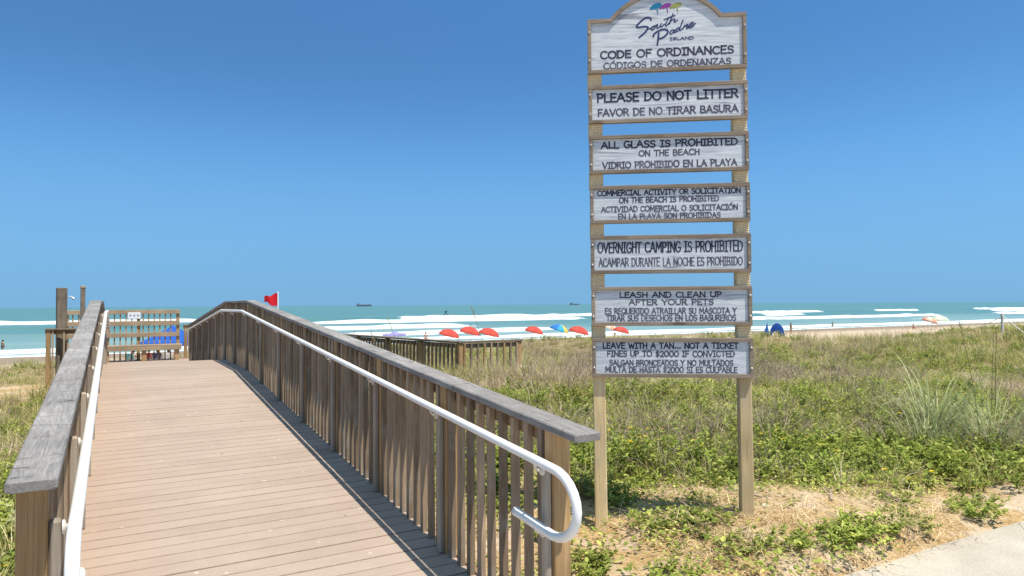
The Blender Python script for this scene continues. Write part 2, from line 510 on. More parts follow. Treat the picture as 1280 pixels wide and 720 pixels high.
M['twig'] = foliage('dead_twig', [(0, (.17, .12, .085)), (.5, (.36, .275, .20)), (1, (.58, .47, .36))], 0.3, 0.0, 0.9)
M['arching'] = foliage('pale_arching_blade', [(0, (.15, .19, .07)), (.5, (.30, .34, .15)), (1, (.50, .50, .28))], 0.2, 0.3)
M['flower'] = plain('yellow_petal', (.75, .52, .02), 0.6, 0.2, 0.1)
M['oat'] = foliage('sea_oat_straw', [(0, (.16, .17, .07)), (.5, (.32, .29, .14)), (1, (.5, .42, .24))], 0.2)

def water_material():
    t = NT('gulf_water')
    v = t.coord('Object')
    foam = t.attr('foam'); near = t.attr('near')
    n1 = t.noise(t.coord('Object', (.35, 1.4, 1)), 0.9, 6, 0.7, 0.8)
    n2 = t.noise(t.coord('Object', (.02, .09, 1)), 1.0, 4, 0.6)
    deep = t.ramp(n2, [(0.3, (.065, .18, .18)), (0.7, (.115, .24, .22))])
    shal = t.ramp(n2, [(0.3, (.17, .29, .28)), (0.7, (.25, .36, .33))])
    c = t.mix(near, deep, shal)
    fm = t.ramp(t.math('ADD', foam, t.math('MULTIPLY_ADD', n1, 1.9, -0.95)), [(0.45, 0), (0.6, 1)])
    fcol = t.ramp(n1, [(0.35, (.52, .60, .61)), (0.6, (.80, .81, .81))])
    c = t.mix(fm, c, fcol)
    w = t.noise(t.coord('Object', (.3, .9, 1)), 0.7, 5, 0.65)
    t.bump(w, 0.6, 0.5)
    t.done(c, t.mix(fm, 0.32, 0.9), 0.18)
    return t.m
M['water'] = water_material()

# ---------------------------------------------------------------- noise and terrain
def vnoise(x, y, s, seed=0):
    """smooth value noise 0..1, feature size s"""
    x = np.asarray(x, float) / s; y = np.asarray(y, float) / s
    xi = np.floor(x).astype(np.int64); yi = np.floor(y).astype(np.int64)
    fx = x - xi; fy = y - yi
    fx = fx * fx * (3 - 2 * fx); fy = fy * fy * (3 - 2 * fy)
    def h(i, j):
        n = (i * 374761393 + j * 668265263 + seed * 974634777) & 0x7fffffff
        n = ((n ^ (n >> 13)) * 1274126177) & 0x7fffffff
        return ((n ^ (n >> 16)) & 0xffff) / 65535.0
    a = h(xi, yi) * (1 - fx) + h(xi + 1, yi) * fx
    b = h(xi, yi + 1) * (1 - fx) + h(xi + 1, yi + 1) * fx
    return a * (1 - fy) + b * fy
def fbm(x, y, s, seed=0, o=4):
    t = 0; a = 1.0; w = 0
    for i in range(o):
        t = t + a * vnoise(x, y, s / 2 ** i, seed + i * 17); w += a; a *= 0.55
    return t / w
def sstep(a, b, x):
    t = np.clip((np.asarray(x, float) - a) / (b - a), 0, 1)
    return t * t * (3 - 2 * t)

SEA = -3.55
def deck_z(u):
    if u < 11.09: return -.17 + .076 * u
    if u < 13.49: return .673
    return max(.673 - .083 * (u - 13.49), .05)

def ground_z(x, y):
    x = np.asarray(x, float); y = np.asarray(y, float)
    v = .503 * x + .864 * y
    plateau = 0.02 + .10 * sstep(4, 9, v) + (fbm(x, y, 5.5, 3) - .5) * .55 * sstep(5, 11, v) + (fbm(x, y, 1.3, 9) - .5) * .14
    plateau = plateau - .36 * sstep(10, 26, v) - .30 * sstep(10, 22, v) * sstep(10, 5, x) + .42 * sstep(16, 24, v) * sstep(0, -1.5, x)
    plateau = plateau + .29 * sstep(13, 20, x) * sstep(12, 24, v) - .34 * np.exp(-(((x - 26.5) / 2.5) ** 2 + ((y - 17.5) / 5) ** 2)) + .16 * np.exp(-(((x - 16.5) / 2) ** 2 + ((y - 24) / 5) ** 2))
    plateau = plateau + .36 * np.exp(-(((x - 6.0) / 2.0) ** 2 + ((y - 10.6) / 2.2) ** 2))
    plateau = plateau + .14 * np.exp(-(((x + 1.9) / 1.2) ** 2 + ((y - 20) / 3) ** 2))
    plateau = plateau + .58 * np.exp(-(((x - 31) / 6) ** 2 + ((y - 12) / 7) ** 2))
    plateau = plateau + .30 * np.exp(-(((x - 22.5) / 2.2) ** 2 + ((y - 18) / 5) ** 2))
    plateau = plateau + .14 * np.exp(-(((x - 4.1) ** 2 + (y - 3.4) ** 2) / .9))
    plateau = plateau + .12 * np.exp(-(((x - 2.55) ** 2 + (y - 4.15) ** 2) / .12)) - .085 * np.exp(-(((x - 2.99) ** 2 + (y - 3.8) ** 2) / .10))
    left = sstep(.5, -1.5, x)
    plateau = plateau - left * (.06 + .010 * np.clip(y - 4, 0, 40))
    # hollow under the boardwalk so that the deck stands clear
    plateau = plateau - .28 * sstep(6, 14, y) * sstep(2.6, 1.6, x) * sstep(-1.2, -.2, x)
    edge = 35 + 9 * (fbm(x, x * 0 + 5.0, 16, 21) - .5) + 2 * sstep(10, 40, x) - 4 * sstep(2, -6, x)
    drop = np.maximum(sstep(edge - 4, edge + 11, y), sstep(29, 44, v + 4 * (fbm(x, y, 9, 55) - .5)))
    beach = -2.85 - .021 * np.clip(y - 52, 0, 60) - .05 * np.clip(y - 100, 0, 200) + (fbm(x, y, 7, 40) - .5) * .16 * sstep(84, 76, y)
    z = plateau * (1 - drop) + beach * drop
    ye = 2.61 - .03 * (np.clip(x, 2, 40) - 3.8) + np.where(x < 2, -.2, 0)
    near = sstep(ye + .16, ye - .06, y)
    return z * (1 - near) + (-.05) * near

def axis_pts(lo, a, b, hi, step, n_lo, n_hi):
    mid = np.arange(a, b, step)
    l = a - np.geomspace(step, a - lo, n_lo)[::-1]
    h = mid[-1] + np.geomspace(step, hi - mid[-1], n_hi)
    return np.concatenate([l, mid, h])

def grid_object(name, xs, ys, Z, mat, attrs, kind='structure'):
    nx, ny = len(xs), len(ys)
    X, Y = np.meshgrid(xs, ys)
    co = np.stack([X, Y, Z], -1).reshape(-1, 3)
    idx = np.arange(nx * ny).reshape(ny, nx)
    q = np.stack([idx[:-1, :-1], idx[:-1, 1:], idx[1:, 1:], idx[1:, :-1]], -1).reshape(-1, 4)
    me = bpy.data.meshes.new(name)
    me.vertices.add(len(co)); me.vertices.foreach_set("co", co.ravel())
    me.loops.add(q.size); me.loops.foreach_set("vertex_index", q.ravel())
    me.polygons.add(len(q)); me.polygons.foreach_set("loop_start", np.arange(len(q)) * 4)
    me.polygons.foreach_set("loop_total", np.full(len(q), 4))
    me.update(calc_edges=True)
    me.polygons.foreach_set("use_smooth", np.ones(len(q), bool))
    for k, a in attrs.items():
        at = me.attributes.new(k, 'FLOAT', 'POINT')
        at.data.foreach_set("value", np.ascontiguousarray(a, dtype=np.float32).ravel())
    me.materials.append(mat)
    o = bpy.data.objects.new(name, me)
    COL.objects.link(o)
    return tag(o, kind=kind)

def veg_density(x, y):
    """0 bare sand .. 1 closed cover"""
    x = np.asarray(x, float); y = np.asarray(y, float)
    v = .503 * x + .864 * y + (fbm(x, y, 1.1, 77) - .5) * 1.5
    d = sstep(5.55, 6.6, v)
    left = sstep(.2, -.4, x)
    dl = sstep(4.0, 5.2, y + (fbm(x, y, .9, 5) - .5) * 1.6) * (1 - 1.6 * np.exp(-(((x + 1.9) / 1.2) ** 2 + ((y - 19.3) / 3.2) ** 2)))
    d = np.clip(d * (1 - left) + dl * left, 0, 1)
    edge = 40 + 9 * (fbm(x, x * 0 + 5.0, 16, 21) - .5) + 2 * sstep(10, 40, x) - 4 * sstep(2, -6, x)
    d = d * sstep(edge + 6, edge - 1, y) * sstep(42, 35, v)
    d = d * (1 - .8 * sstep(.60, .72, fbm(x, y, 5.5, 63)) * sstep(20, 26, y))
    under = sstep(-.3, -.05, x) * sstep(1.95, 1.7, x) * sstep(22, 21, y)
    return d * (1 - under) * sstep(2.5, 2.75, y)

gx = axis_pts(-1500, -9, 30, 2500, .16, 40, 44)
gy = axis_pts(-400, -1, 34, 330, .15, 26, 70)
GX, GY = np.meshgrid(gx, gy)
GZ = ground_z(GX, GY)
GV = .503 * GX + .864 * GY
thatch = sstep(3.0, 3.9, GV + (fbm(GX, GY, 1.4, 31) - .5) * 1.2) * sstep(55, 45, GY)
wet = sstep(-3.22, -3.42, GZ) * sstep(60, 70, GY)
ground = grid_object('ground', gx, gy, GZ, M['ground'],
                     {'veg': veg_density(GX, GY) * .85, 'thatch': np.clip(thatch, 0, 1), 'wet': wet})

# ---------------------------------------------------------------- the sea with its breakers
sx = axis_pts(-9000, -90, 640, 16000, 2.0, 24, 24)
sy = np.concatenate([np.arange(80, 176, .45), np.arange(176, 330, .9), 330 + np.geomspace(1, 16000, 60)])
SX, SY = np.meshgrid(sx, sy)
def breaker(y0, amp, period, seed, thr, width, h):
    """one line of surf: crest line, where it breaks, foam behind and in front of it"""
    yc = y0 + amp * (fbm(SX, SX * 0 + seed, period, seed) - .5) * 2 + (vnoise(SX, SX * 0, 9, seed + 3) - .5) * 2.2
    brk = sstep(thr - .05, thr + .07, fbm(SX, SX * 0 + 3.3, 62, seed + 50, 3))
    t = SY - yc
    rag = fbm(SX, SY, 5, seed + 8)
    wl = width * (.45 + 1.1 * fbm(SX, SX * 0 + 9, 26, seed + 90))
    tail = sstep(-wl, -wl * .35, t - (rag - .5) * wl * .5) * sstep(3.2, .4, t)
    lace = .26 * sstep(-wl * 2.6, -wl * .8, t) * sstep(wl * .4, -wl * .3, t) * sstep(.46, .66, fbm(SX, SY * 2.2, 7, seed + 33))
    face = np.where(t < 0, np.exp(-(t / 1.6) ** 2), np.exp(-(t / 5.5) ** 2))
    bump = face * (h * (.55 + .55 * brk) * (.75 + .5 * vnoise(SX, SX * 0, 5, seed + 4) * brk + .25))
    return np.maximum(brk * tail, brk * lace), bump
foam = np.zeros_like(SX); SZ = np.full_like(SX, SEA)
for args in ((97, 3.0, 60, 5, .32, 5.5, .20), (116, 4, 80, 12, .47, 4.5, .42), (148, 5, 90, 23, .40, 4.5, .6),
             (196, 6, 80, 31, .60, 6, .7), (249, 7, 110, 47, .45, 5, .75)):
    fm, bz = breaker(*args)
    foam = np.maximum(foam, fm); SZ = SZ + bz
shore = 89.5 + 2.5 * (fbm(SX, SX * 0 + 1, 30, 71) - .5) * 2
foam = np.maximum(foam, sstep(shore + 5, shore + 1.2, SY) * (.35 + .5 * fbm(SX, SY, 4, 5)))
far = sstep(290, 380, SY)
caps = sstep(.80, .86, fbm(SX / 2.6, SY, 7, 88)) * (1 - far) * sstep(160, 210, SY)
foam = np.maximum(foam, caps * .8)
SZ = SZ + (fbm(SX, SY, 16, 2) - .5) * .35 * sstep(95, 130, SY) * (1 - far)
SZ = np.where(SY < 92, SZ - (92 - SY) * .02, SZ)
sea = grid_object('sea', sx, sy, SZ, M['water'], {'foam': foam, 'near': sstep(190, 92, SY)})

# ---------------------------------------------------------------- concrete path
pb = MB()
n = 90
xs_ = np.linspace(-14, 40, n)
edge_ = 2.61 + (vnoise(xs_, xs_ * 0, .45, 4) - .5) * .05 - .03 * (np.clip(xs_, 2, 40) - 3.8)
edge_ = np.where(xs_ < 2.0, 2.45, edge_)
top = [(x, y, 0.0) for x, y in zip(xs_, edge_)]
mid = [(x, y + .012, -.015) for x, y in zip(xs_, edge_)]
low = [(x, y + .02, -.2) for x, y in zip(xs_, edge_)]
bak = [(x, -6.0, 0.0) for x in xs_]
gro = [[(x, e - d, z) for x, e in zip(xs_, edge_)] for d, z in ((.112, 0), (.106, -.007), (.099, -.007), (.093, 0))]
vs = bak + gro[0] + gro[1] + gro[2] + gro[3] + top + mid + low
fs = []
for r in range(7):
    for i in range(n - 1):
        fs.append((r * n + i, r * n + i + 1, (r + 1) * n + i + 1, (r + 1) * n + i))
pb.add(vs, fs)
path = pb.build('path', M['concrete'])
tag(path, kind='structure')

# ---------------------------------------------------------------- boardwalk ramp
U0, STEP, NPOST = 2.69, 1.2, 16
WR, WL = 1.762, -.190          # inner faces of the two rails
MIDW = (WR + WL) / 2
ramp = thing('boardwalk_ramp', 'brown composite plank ramp rising to a crest and dropping to the beach landing', 'ramp', (0, 0, 0))
db = MB()
u = 2.47
while u < 23.6:
    uw = .139
    a, b = u, min(u + uw - .007, 23.6)
    za, zb = deck_z(a), deck_z(b)
    t = random.random()
    xl, xr = WL - .045, WR + .045
    if a > 21.0: xl, xr = -1.3, 4.6
    o = .0015 * random.uniform(-1, 1)
    vs = [(xl, a, za + o), (xr, a, za + o), (xr, a + .004, za + .004 + o), (xl, a + .004, za + .004 + o),
          (xl, b - .004, zb + .004 + o), (xr, b - .004, zb + .004 + o), (xr, b, zb + o), (xl, b, zb + o),
          (xl, a, za - .022), (xr, a, za - .022), (xr, b, zb - .022), (xl, b, zb - .022)]
    db.add(vs, [(3, 2, 5, 4), (0, 3, 4, 7, 11, 8), (2, 1, 9, 10, 6, 5)], 0, False, t)
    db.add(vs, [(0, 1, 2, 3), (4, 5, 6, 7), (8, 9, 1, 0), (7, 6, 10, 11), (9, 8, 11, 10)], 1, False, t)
    u += uw
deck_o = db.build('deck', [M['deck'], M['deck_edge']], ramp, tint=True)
jb = MB()
knots = [2.5, 11.09, 13.49, 21.0]
for w in (WL - .09, WL + .5, MIDW, WR - .5, WR + .09):
    for a, b in zip(knots[:-1], knots[1:]):
        za, zb = deck_z(a) - .022 - .075, deck_z(b) - .022 - .075
        jb.beam((w, a, za), (w, b, zb), .038, .14, (1, 0, 0), 0)
for w in (-1.26, 0.2, 1.6, 3.0, 4.56):
    jb.beam((w, 21.02, -.05), (w, 23.58, -.05), .038, .14, (1, 0, 0), 0)
jb.build('joist', M['rail_y'], ramp)
for i in range(1, 16, 2):
    for w in (.12, WR - .3):
        uu = U0 + STEP * i
        z1 = deck_z(uu) - .17
        z0 = float(ground_z(w, uu)) - .25
        if z1 - z0 < .3: continue
        p = MB(); p.box((w, uu, (z0 + z1) / 2), (.14, .14, z1 - z0), ch=.006)
        p.build('pile', M['greypost'], ramp)

BAL_H = 1.11
balm = []
for k in range(3):
    b = MB()
    b.beam((0, 0, -.085), (0, 0, BAL_H - .085 - .012 + (.004 * k)), .038, .038, (1, 0, 0), .003)
    balm.append(b.mesh('baluster', M['baluster']))
postm = MB(); postm.beam((0, 0, -.75), (0, 0, 1.028), .089, .089, (1, 0, 0), .005)
postm = postm.mesh('post', M['post'])
stripm = MB(); stripm.beam((0, 0, .004), (0, 0, .875), .036, .045, (1, 0, 0), .008); stripm = stripm.mesh('mounting_strip', M['strip'])

def handrail_path(w, sgn, sh=0.0):
    """pipe line: lower return, near loop, up the ramp, over the crest, down"""
    pts = []
    zt, zl = .90, .605
    r = (zt - zl) / 2
    uc = 2.54 + sh
    for uu in (2.86 + sh, 2.75 + sh, 2.65 + sh):
        pts.append((w, uu, deck_z(uu) + zl))
    for k in range(0, 13):
        a = -math.pi / 2 - math.pi * k / 12
        pts.append((w, uc + math.cos(a) * r * 1.25, deck_z(uc) + (zt + zl) / 2 + math.sin(a) * r))
    for uu in (2.7 + sh, 4, 6, 8, 10):
        pts.append((w, uu, deck_z(uu) + zt))
    for c0, rr in ((11.09, .12), (13.49, .12)):
        for q in (-rr, -rr / 2, 0, rr / 2, rr):
            uu = c0 + q
            sm = (deck_z(uu - .08) + deck_z(uu + .08)) / 2
            pts.append((w, uu, sm + zt))
    for uu in (15, 17, 19, 20.7):
        pts.append((w, uu, deck_z(uu) + zt))
    return pts

def make_rail(label, w_in, sgn, sh=0.0, cap0=2.43):
    """w_in inner face, sgn +1 outwards to +x"""
    root = thing('ramp_railing', label, 'railing', (w_in, U0, 0), 0, 'wooden railings along the ramp')
    L = lambda w, u_, z: (w_in + sgn * w - w_in, u_ - U0, z)      # local coordinates
    # cap boards butt over the posts
    cuts = [cap0, U0 + 2 * STEP, U0 + 4 * STEP, 11.09, 13.49, U0 + 11 * STEP, U0 + 13 * STEP, 20.9]
    for a, b in zip(cuts[:-1], cuts[1:]):
        c = MB()
        za, zb = deck_z(a) + 1.049, deck_z(b) + 1.049
        d = Vector((0, b - a, zb - za)).normalized() * .0015
        j = random.uniform(-.003, .003)
        A = Vector(L(.038 + j, a, za)) + d; B = Vector(L(.038 + j, b, zb)) - d
        c.beam(A, B, .14, .038, (1, 0, 0), .006)
        c.build('cap_board', M['cap'], root)
    s = MB()
    for a, b in zip((2.66 + sh, 11.09, 13.49), (11.09, 13.49, 20.9)):
        s.beam(L(.057, a, deck_z(a) + .984), L(.057, b, deck_z(b) + .984), .036, .086, (1, 0, 0), .003)
    s.build('top_rail', M['rail_y'], root)
    s = MB()
    for a, b in zip((2.66 + sh, 11.09, 13.49), (11.09, 13.49, 20.9)):
        s.beam(L(.057, a, deck_z(a) - .03), L(.057, b, deck_z(b) - .03), .036, .1, (1, 0, 0), .003)
    s.build('bottom_rail', M['rail_y'], root)
    hr = MB()
    hr.tube([L(-.082, p[1], p[2]) for p in handrail_path(0, sgn, sh)], .0215, 14)
    hro = hr.build('handrail', M['pipe'], root)
    for uj in (5.6, 9.4, 15.6):
        q = MB()
        q.tube([L(-.082, uj - .03, deck_z(uj - .03) + .90), L(-.082, uj + .03, deck_z(uj + .03) + .90)], .0228, 14)
        q.build('coupling', M['pipe'], hro)
    for k, end in enumerate(((2.86 + sh, .605), (20.7, .90))):
        q = MB(); z = deck_z(end[0]) + end[1]
        d = .012 if k == 0 else -.012
        q.tube([L(-.082, end[0] - d, z), L(-.082, end[0] + d * .4, z)], .0235, 14)
        q.build('end_cap', M['metal'], hro)
    def bracket(uu, drop, zh):
        br = MB()
        z = deck_z(uu) + zh
        br.lathe(L(-.039, uu, z - drop), [(.024, 0), (.024, .007), (.012, .011)], 12, axis=(-sgn, 0, 0))
        br.tube([L(-.045, uu, z - drop), L(-.066, uu, z - drop + .004), L(-.079, uu, z - drop + .02), L(-.082, uu, z - .018)], .0075, 8)
        return br.build('bracket', M['metal'], hro)
    bal_ind, bal_rest = 0, []
    for i in range(NPOST - 1 + 0):
        uu = U0 + STEP * i + sh * max(0, 1 - i / 7)
        z = deck_z(uu)
        p = link_mesh('post', postm, root, L(.0455, uu, z))
        st = link_mesh('mounting_strip', stripm, p, (-sgn * (.0455 + .018) , 0, 0))
        bracket(uu, .055, .90)
        if i == 0:
            bracket(uu, .045, .605)
        n_b = 9
        if i == NPOST - 2: n_b = 8
        for k in range(n_b):
            ub = uu + .09 + (STEP - .18 - sh / 7) * k / (n_b - 1) + random.uniform(-.004, .004)
            if ub > 20.85: continue
            loc = L(.019, ub, deck_z(ub))
            if bal_ind < 98:
                o = link_mesh('baluster', random.choice(balm), root, loc)
                o.rotation_euler = (random.uniform(-.006, .006), random.uniform(-.003, .003), random.choice((0, math.pi / 2, math.pi)))
                bal_ind += 1
            else:
                bal_rest.append(loc)
    if bal_rest:
        m = MB()
        for l in bal_rest:
            m.beam((l[0], l[1], l[2] - .085), (l[0], l[1], l[2] + BAL_H - .097), .038, .038, (1, 0, 0), .003)
        tag(m.build('far_baluster', M['baluster'], root), kind='stuff')
    return root
rail_r = make_rail('long grey capped baluster railing on the sign side of the ramp', WR, 1)
rail_l = make_rail('grey capped railing on the side of the ramp away from the sign', WL, -1, .15, 2.655)

# ---------------------------------------------------------------- beach end of the boardwalk
LZ = .055
FY = 23.2
fr = thing('slatted_barrier', 'tall wooden barrier of three boards over balusters across the ramp end', 'barrier', (.3, FY, LZ))
f_l, f_r = -1.18, 1.72
for h, hh in ((1.44, .125), (1.10, .14), (.755, .13)):
    b = MB(); b.beam((f_l - .3, 0, h - (.005 if h > 1.4 else 0)), (f_r - .3, 0, h), .038, hh, (0, 1, 0), .005)
    b.build('board', M['rail_x'], fr)
for w in (f_l, -.2, .62, f_r - .045):
    b = MB(); b.beam((w - .3, .07, -.9), (w - .3, .07, 1.40), .089, .089, (1, 0, 0), .005)
    b.build('post', M['post'], fr)
k = 0
w = f_l + .14
while w < f_r - .1:
    b = MB(); b.beam((w - .3, .04, -.06), (w - .3, .04, 1.43), .036, .036, (1, 0, 0), .003)
    b.build('baluster', M['post'], fr)
    w += .148
bench = thing('bench', 'long plank bench built against the slatted barrier at the ramp end', 'bench', (.3, FY - .28, LZ))
b = MB()
for k in range(3):
    b.beam((-.62, -.15 + .145 * k, .45), (1.46, -.15 + .145 * k, .45), .138, .038, (0, 1, 0), .005)
b.build('seat', M['rail_x'], bench)
b = MB(); b.beam((-.6, -.2, .372), (1.44, -.2, .372), .036, .115, (0, 1, 0), .004); b.build('apron', M['rail_x'], bench)
for x in (-.5, .45, 1.32):
    b = MB(); b.beam((x, -.12, 0), (x, -.12, .425), .13, .089, (1, 0, 0), .004); b.build('leg', M['post'], bench)
nt = thing('notice_plate', 'small white notice plate with grey pictograms on the top barrier board', 'sign', (.5, FY - .03, LZ + 1.335))
b = MB(); b.box((0, 0, 0), (.33, .008, .19), ch=.002); b.build('plate', M['white'], nt)
for k, x in enumerate((-.1, 0, .1)):
    b = MB(); b.lathe((x, -.0045, 0), [(.032, 0), (.032, .002)], 16, axis=(0, -1, 0)); b.build('pictogram', plain('grey_blue_paint', (.30, .36, .45), .6) if k == 0 else bpy.data.materials['grey_blue_paint'], nt)

def side_rail(label, a, b, zc, nb, wallh=1.02):
    a, b = Vector(a), Vector(b)
    d = b - a; ln = d.length; d.normalize()
    r = thing('landing_railing', label, 'railing', (a.x, a.y, zc))
    side = Vector((-d.y, d.x, 0))
    m = MB(); m.beam((0, 0, 1.05), d * ln + Vector((0, 0, 1.05)), .14, .038, side, .005); m.build('cap_board', M['greypost'], r)
    m = MB(); m.beam(Vector((0, 0, .985)) + side * .04, d * ln + Vector((0, 0, .985)) + side * .04, .036, .086, side, .003); m.build('top_rail', M['rail_y'], r)
    npost = max(2, int(round(ln / 1.3)) + 1)
    for i in range(npost):
        p = d * (.06 + (ln - .12) * i / (npost - 1))
        m = MB(); m.beam((p.x, p.y, -1.3), (p.x, p.y, 1.03), .089, .089, side, .005); m.build('post', M['post'], r)
    for i in range(nb):
        p = d * (.14 + (ln - .28) * i / max(1, nb - 1)) - side * .03
        m = MB(); m.beam((p.x, p.y, -.1), (p.x, p.y, 1.03), .036, .036, side, .003); m.build('baluster', M['baluster'], r)
    return r
side_rail('short landing railing beside the two shower posts', (-1.06, 18.3, 0), (-1.22, 23.1, 0), .10, 30)
side_rail('short grey ledge railing joining the ramp rail to the shower posts', (-1.3, 17.85, 0), (-.40, 17.85, 0), .12, 4)
side_rail('landing railing turning away behind the far end of the long ramp railing', (1.83, 23.25, 0), (4.6, 23.25, 0), .03, 18)

sh = thing('shower_post', 'thick weathered beach shower post with a small chrome head', 'shower post', (-1.02, 18.1, 0))
b = MB()
b.beam((0, 0, -1.2), (.0, 0, 2.08), .19, .19, (1, 0.2, 0), .014); b.build('post', M['greypost'], sh)
b = MB(); b.tube([(.09, -.03, 1.88), (.17, -.05, 1.885), (.2, -.06, 1.87)], .012, 8)
b.lathe((.2, -.06, 1.87), [(.014, 0), (.034, .04), (.034, .05)], 12, axis=(.5, -.2, -.7)); b.build('shower_head', M['screw'], sh)
sh2 = thing('shower_post', 'slimmer capped shower post nearer the slatted barrier', 'shower post', (-.71, 20.7, 0))
b = MB(); b.beam((0, 0, -1.2), (0, 0, 2.13), .105, .105, (1, 0.1, 0), .01); b.build('post', M['greypost'], sh2)
b = MB(); b.beam((0, 0, 2.131), (0, 0, 2.2), .125, .125, (1, 0.1, 0), .012); b.build('cap', M['strip'], sh2)

# ---------------------------------------------------------------- lookout railing beyond the ramp, in the dunes
def lookout():
    r = thing('lookout_platform', 'low weathered deck corner with baluster railing standing in the dune grass', 'platform', (5.3, 11.6, -.06))
    O = Vector((5.3, 11.6, -.06))
    zc = 1.05
    P = [Vector((4.55, 16.4, zc)), Vector((5.42, 11.2, zc)), Vector((6.66, 11.2, zc))]
    Q = [Vector((6.62, 16.4, zc)), Vector((6.66, 11.2, zc))]
    segs = [(P[0], P[1]), (P[1], P[2])]
    dk = MB()
    dk.prism([(4.55 - 5.3, 4.8), (5.42 - 5.3, -.4), (6.66 - 5.3, -.4), (6.62 - 5.3, 4.8)], (0, 0, -.06), (1, 0, 0), (0, 1, 0), (0, 0, 1), .06)
    dk.build('deck', M['rail_y'], r)
    for a, b in segs:
        a = Vector((a.x - O.x, a.y - O.y, a.z)); b = Vector((b.x - O.x, b.y - O.y, b.z))
        d = (b - a); ln = d.length; d.normalize(); side = Vector((-d.y, d.x, 0))
        m = MB(); m.beam(a + Vector((0, 0, -.019)) - d * .06, b + Vector((0, 0, -.019)) + d * .06, .13, .036, side, .005); m.build('cap_board', M['greypost'], r)
        m = MB(); m.beam(a + Vector((0, 0, -.09)), b + Vector((0, 0, -.09)), .036, .08, side, .003); m.build('top_rail', M['baluster'], r)
        npst = max(2, int(ln / 1.2) + 1)
        for i in range(npst):
            p = a + d * (ln * i / (npst - 1))
            m = MB(); m.beam((p.x, p.y, -1.0), (p.x, p.y, zc - .04), .089, .089, side, .005); m.build('post', M['post'], r)
        nb = int(ln / .13)
        for i in range(nb):
            p = a + d * (ln * (i + .5) / nb) - side * .04
            m = MB(); m.beam((p.x, p.y, -.1), (p.x, p.y, zc - .05), .038, .038, side, .003); m.build('baluster', M['post'] if i % 3 == 0 else M['baluster'], r)
    return r
lookout()

# ---------------------------------------------------------------- lettering: a hand drawn stroke alphabet
def arc(cx, cy, rx, ry, a0, a1, n=14):
    return [(cx + rx * math.cos(rad(a0 + (a1 - a0) * i / n)), cy + ry * math.sin(rad(a0 + (a1 - a0) * i / n))) for i in range(n + 1)]
GL = {
 'A': (.80, [[(.02, 0), (.40, 1)], [(.40, 1), (.78, 0)], [(.17, .36), (.64, .36)]]),
 'B': (.66, [[(.06, 0), (.06, 1)], [(.06, 1)] + arc(.34, .77, .22, .23, 90, -90) + [(.06, .54)], [(.06, .54)] + arc(.36, .27, .26, .27, 90, -90) + [(.06, 0)]]),
 'C': (.72, [arc(.42, .5, .38, .5, 48, 312, 20)]),
 'D': (.74, [[(.07, 0), (.07, 1)], [(.0, 1)] + arc(.28, .5, .42, .5, 90, -90, 18) + [(.0, 0)]]),
 'E': (.60, [[(.08, 0), (.08, 1)], [(.08, 1), (.58, 1)], [(.08, .53), (.50, .53)], [(.08, 0), (.58, 0)]]),
 'F': (.58, [[(.08, 0), (.08, 1)], [(.08, 1), (.57, 1)], [(.08, .53), (.48, .53)]]),
 'G': (.76, [arc(.42, .5, .38, .5, 48, 340, 20), [(.78, .42), (.46, .42)]]),
 'H': (.70, [[(.08, 0), (.08, 1)], [(.64, 0), (.64, 1)], [(.08, .52), (.64, .52)]]),
 'I': (.44, [[(.22, 0), (.22, 1)], [(.02, 1), (.42, 1)], [(.02, 0), (.42, 0)]]),
 'K': (.68, [[(.08, 0), (.08, 1)], [(.62, 1), (.08, .42)], [(.26, .58), (.66, 0)]]),
 'L': (.56, [[(.08, 1), (.08, 0)], [(.08, 0), (.56, 0)]]),
 'M': (.92, [[(.06, 0), (.12, 1)], [(.12, 1), (.46, .3)], [(.46, .3), (.80, 1)], [(.80, 1), (.86, 0)]]),
 'N': (.74, [[(.07, 0), (.07, 1)], [(.07, 1), (.67, 0)], [(.67, 0), (.67, 1)]]),
 'O': (.84, [arc(.42, .5, .39, .5, 90, 450, 26)]),
 'P': (.62, [[(.08, 0), (.08, 1)], [(.0, 1)] + arc(.32, .74, .27, .26, 90, -90) + [(.08, .48)]]),
 'Q': (.84, [arc(.42, .5, .39, .5, 90, 450, 26), [(.5, .26), (.84, -.08)]]),
 'R': (.68, [[(.08, 0), (.08, 1)], [(.0, 1)] + arc(.34, .76, .25, .24, 90, -90) + [(.08, .52)], [(.30, .52), (.66, 0)]]),
 'S': (.62, [[(.56, .86)] + arc(.33, .755, .25, .245, 50, 250, 12) + arc(.30, .26, .28, .26, 62, -145, 14)]),
 'T': (.66, [[(.33, 0), (.33, 1)], [(.0, 1), (.66, 1)]]),
 'U': (.72, [[(.07, 1)] + [(.07, .34)] + arc(.36, .30, .29, .30, 180, 360, 14) + [(.65, 1)]]),
 'V': (.74, [[(.02, 1), (.36, 0)], [(.36, 0), (.72, 1)]]),
 'W': (1.0, [[(.02, 1), (.27, 0)], [(.27, 0), (.5, .8)], [(.5, .8), (.73, 0)], [(.73, 0), (.98, 1)]]),
 'Y': (.72, [[(.02, 1), (.36, .48)], [(.70, 1), (.36, .48)], [(.36, .48), (.36, 0)]]),
 'Z': (.66, [[(.04, 1), (.62, 1)], [(.62, 1), (.04, 0)], [(.04, 0), (.64, 0)]]),
 '0': (.74, [arc(.37, .5, .33, .5, 90, 450, 26)]),
 '2': (.64, [arc(.32, .70, .27, .30, 165, -40, 14) + [(.05, .0)], [(.05, 0), (.62, 0)]]),
 '$': (.66, [[(.58, .80)] + arc(.34, .70, .24, .20, 45, 250, 12) + arc(.31, .29, .27, .21, 62, -145, 14), [(.33, 1.1), (.33, -.1)]]),
 '.': (.28, [[(.12, .0), (.16, .09)]]),
 ' ': (.42, []),
}
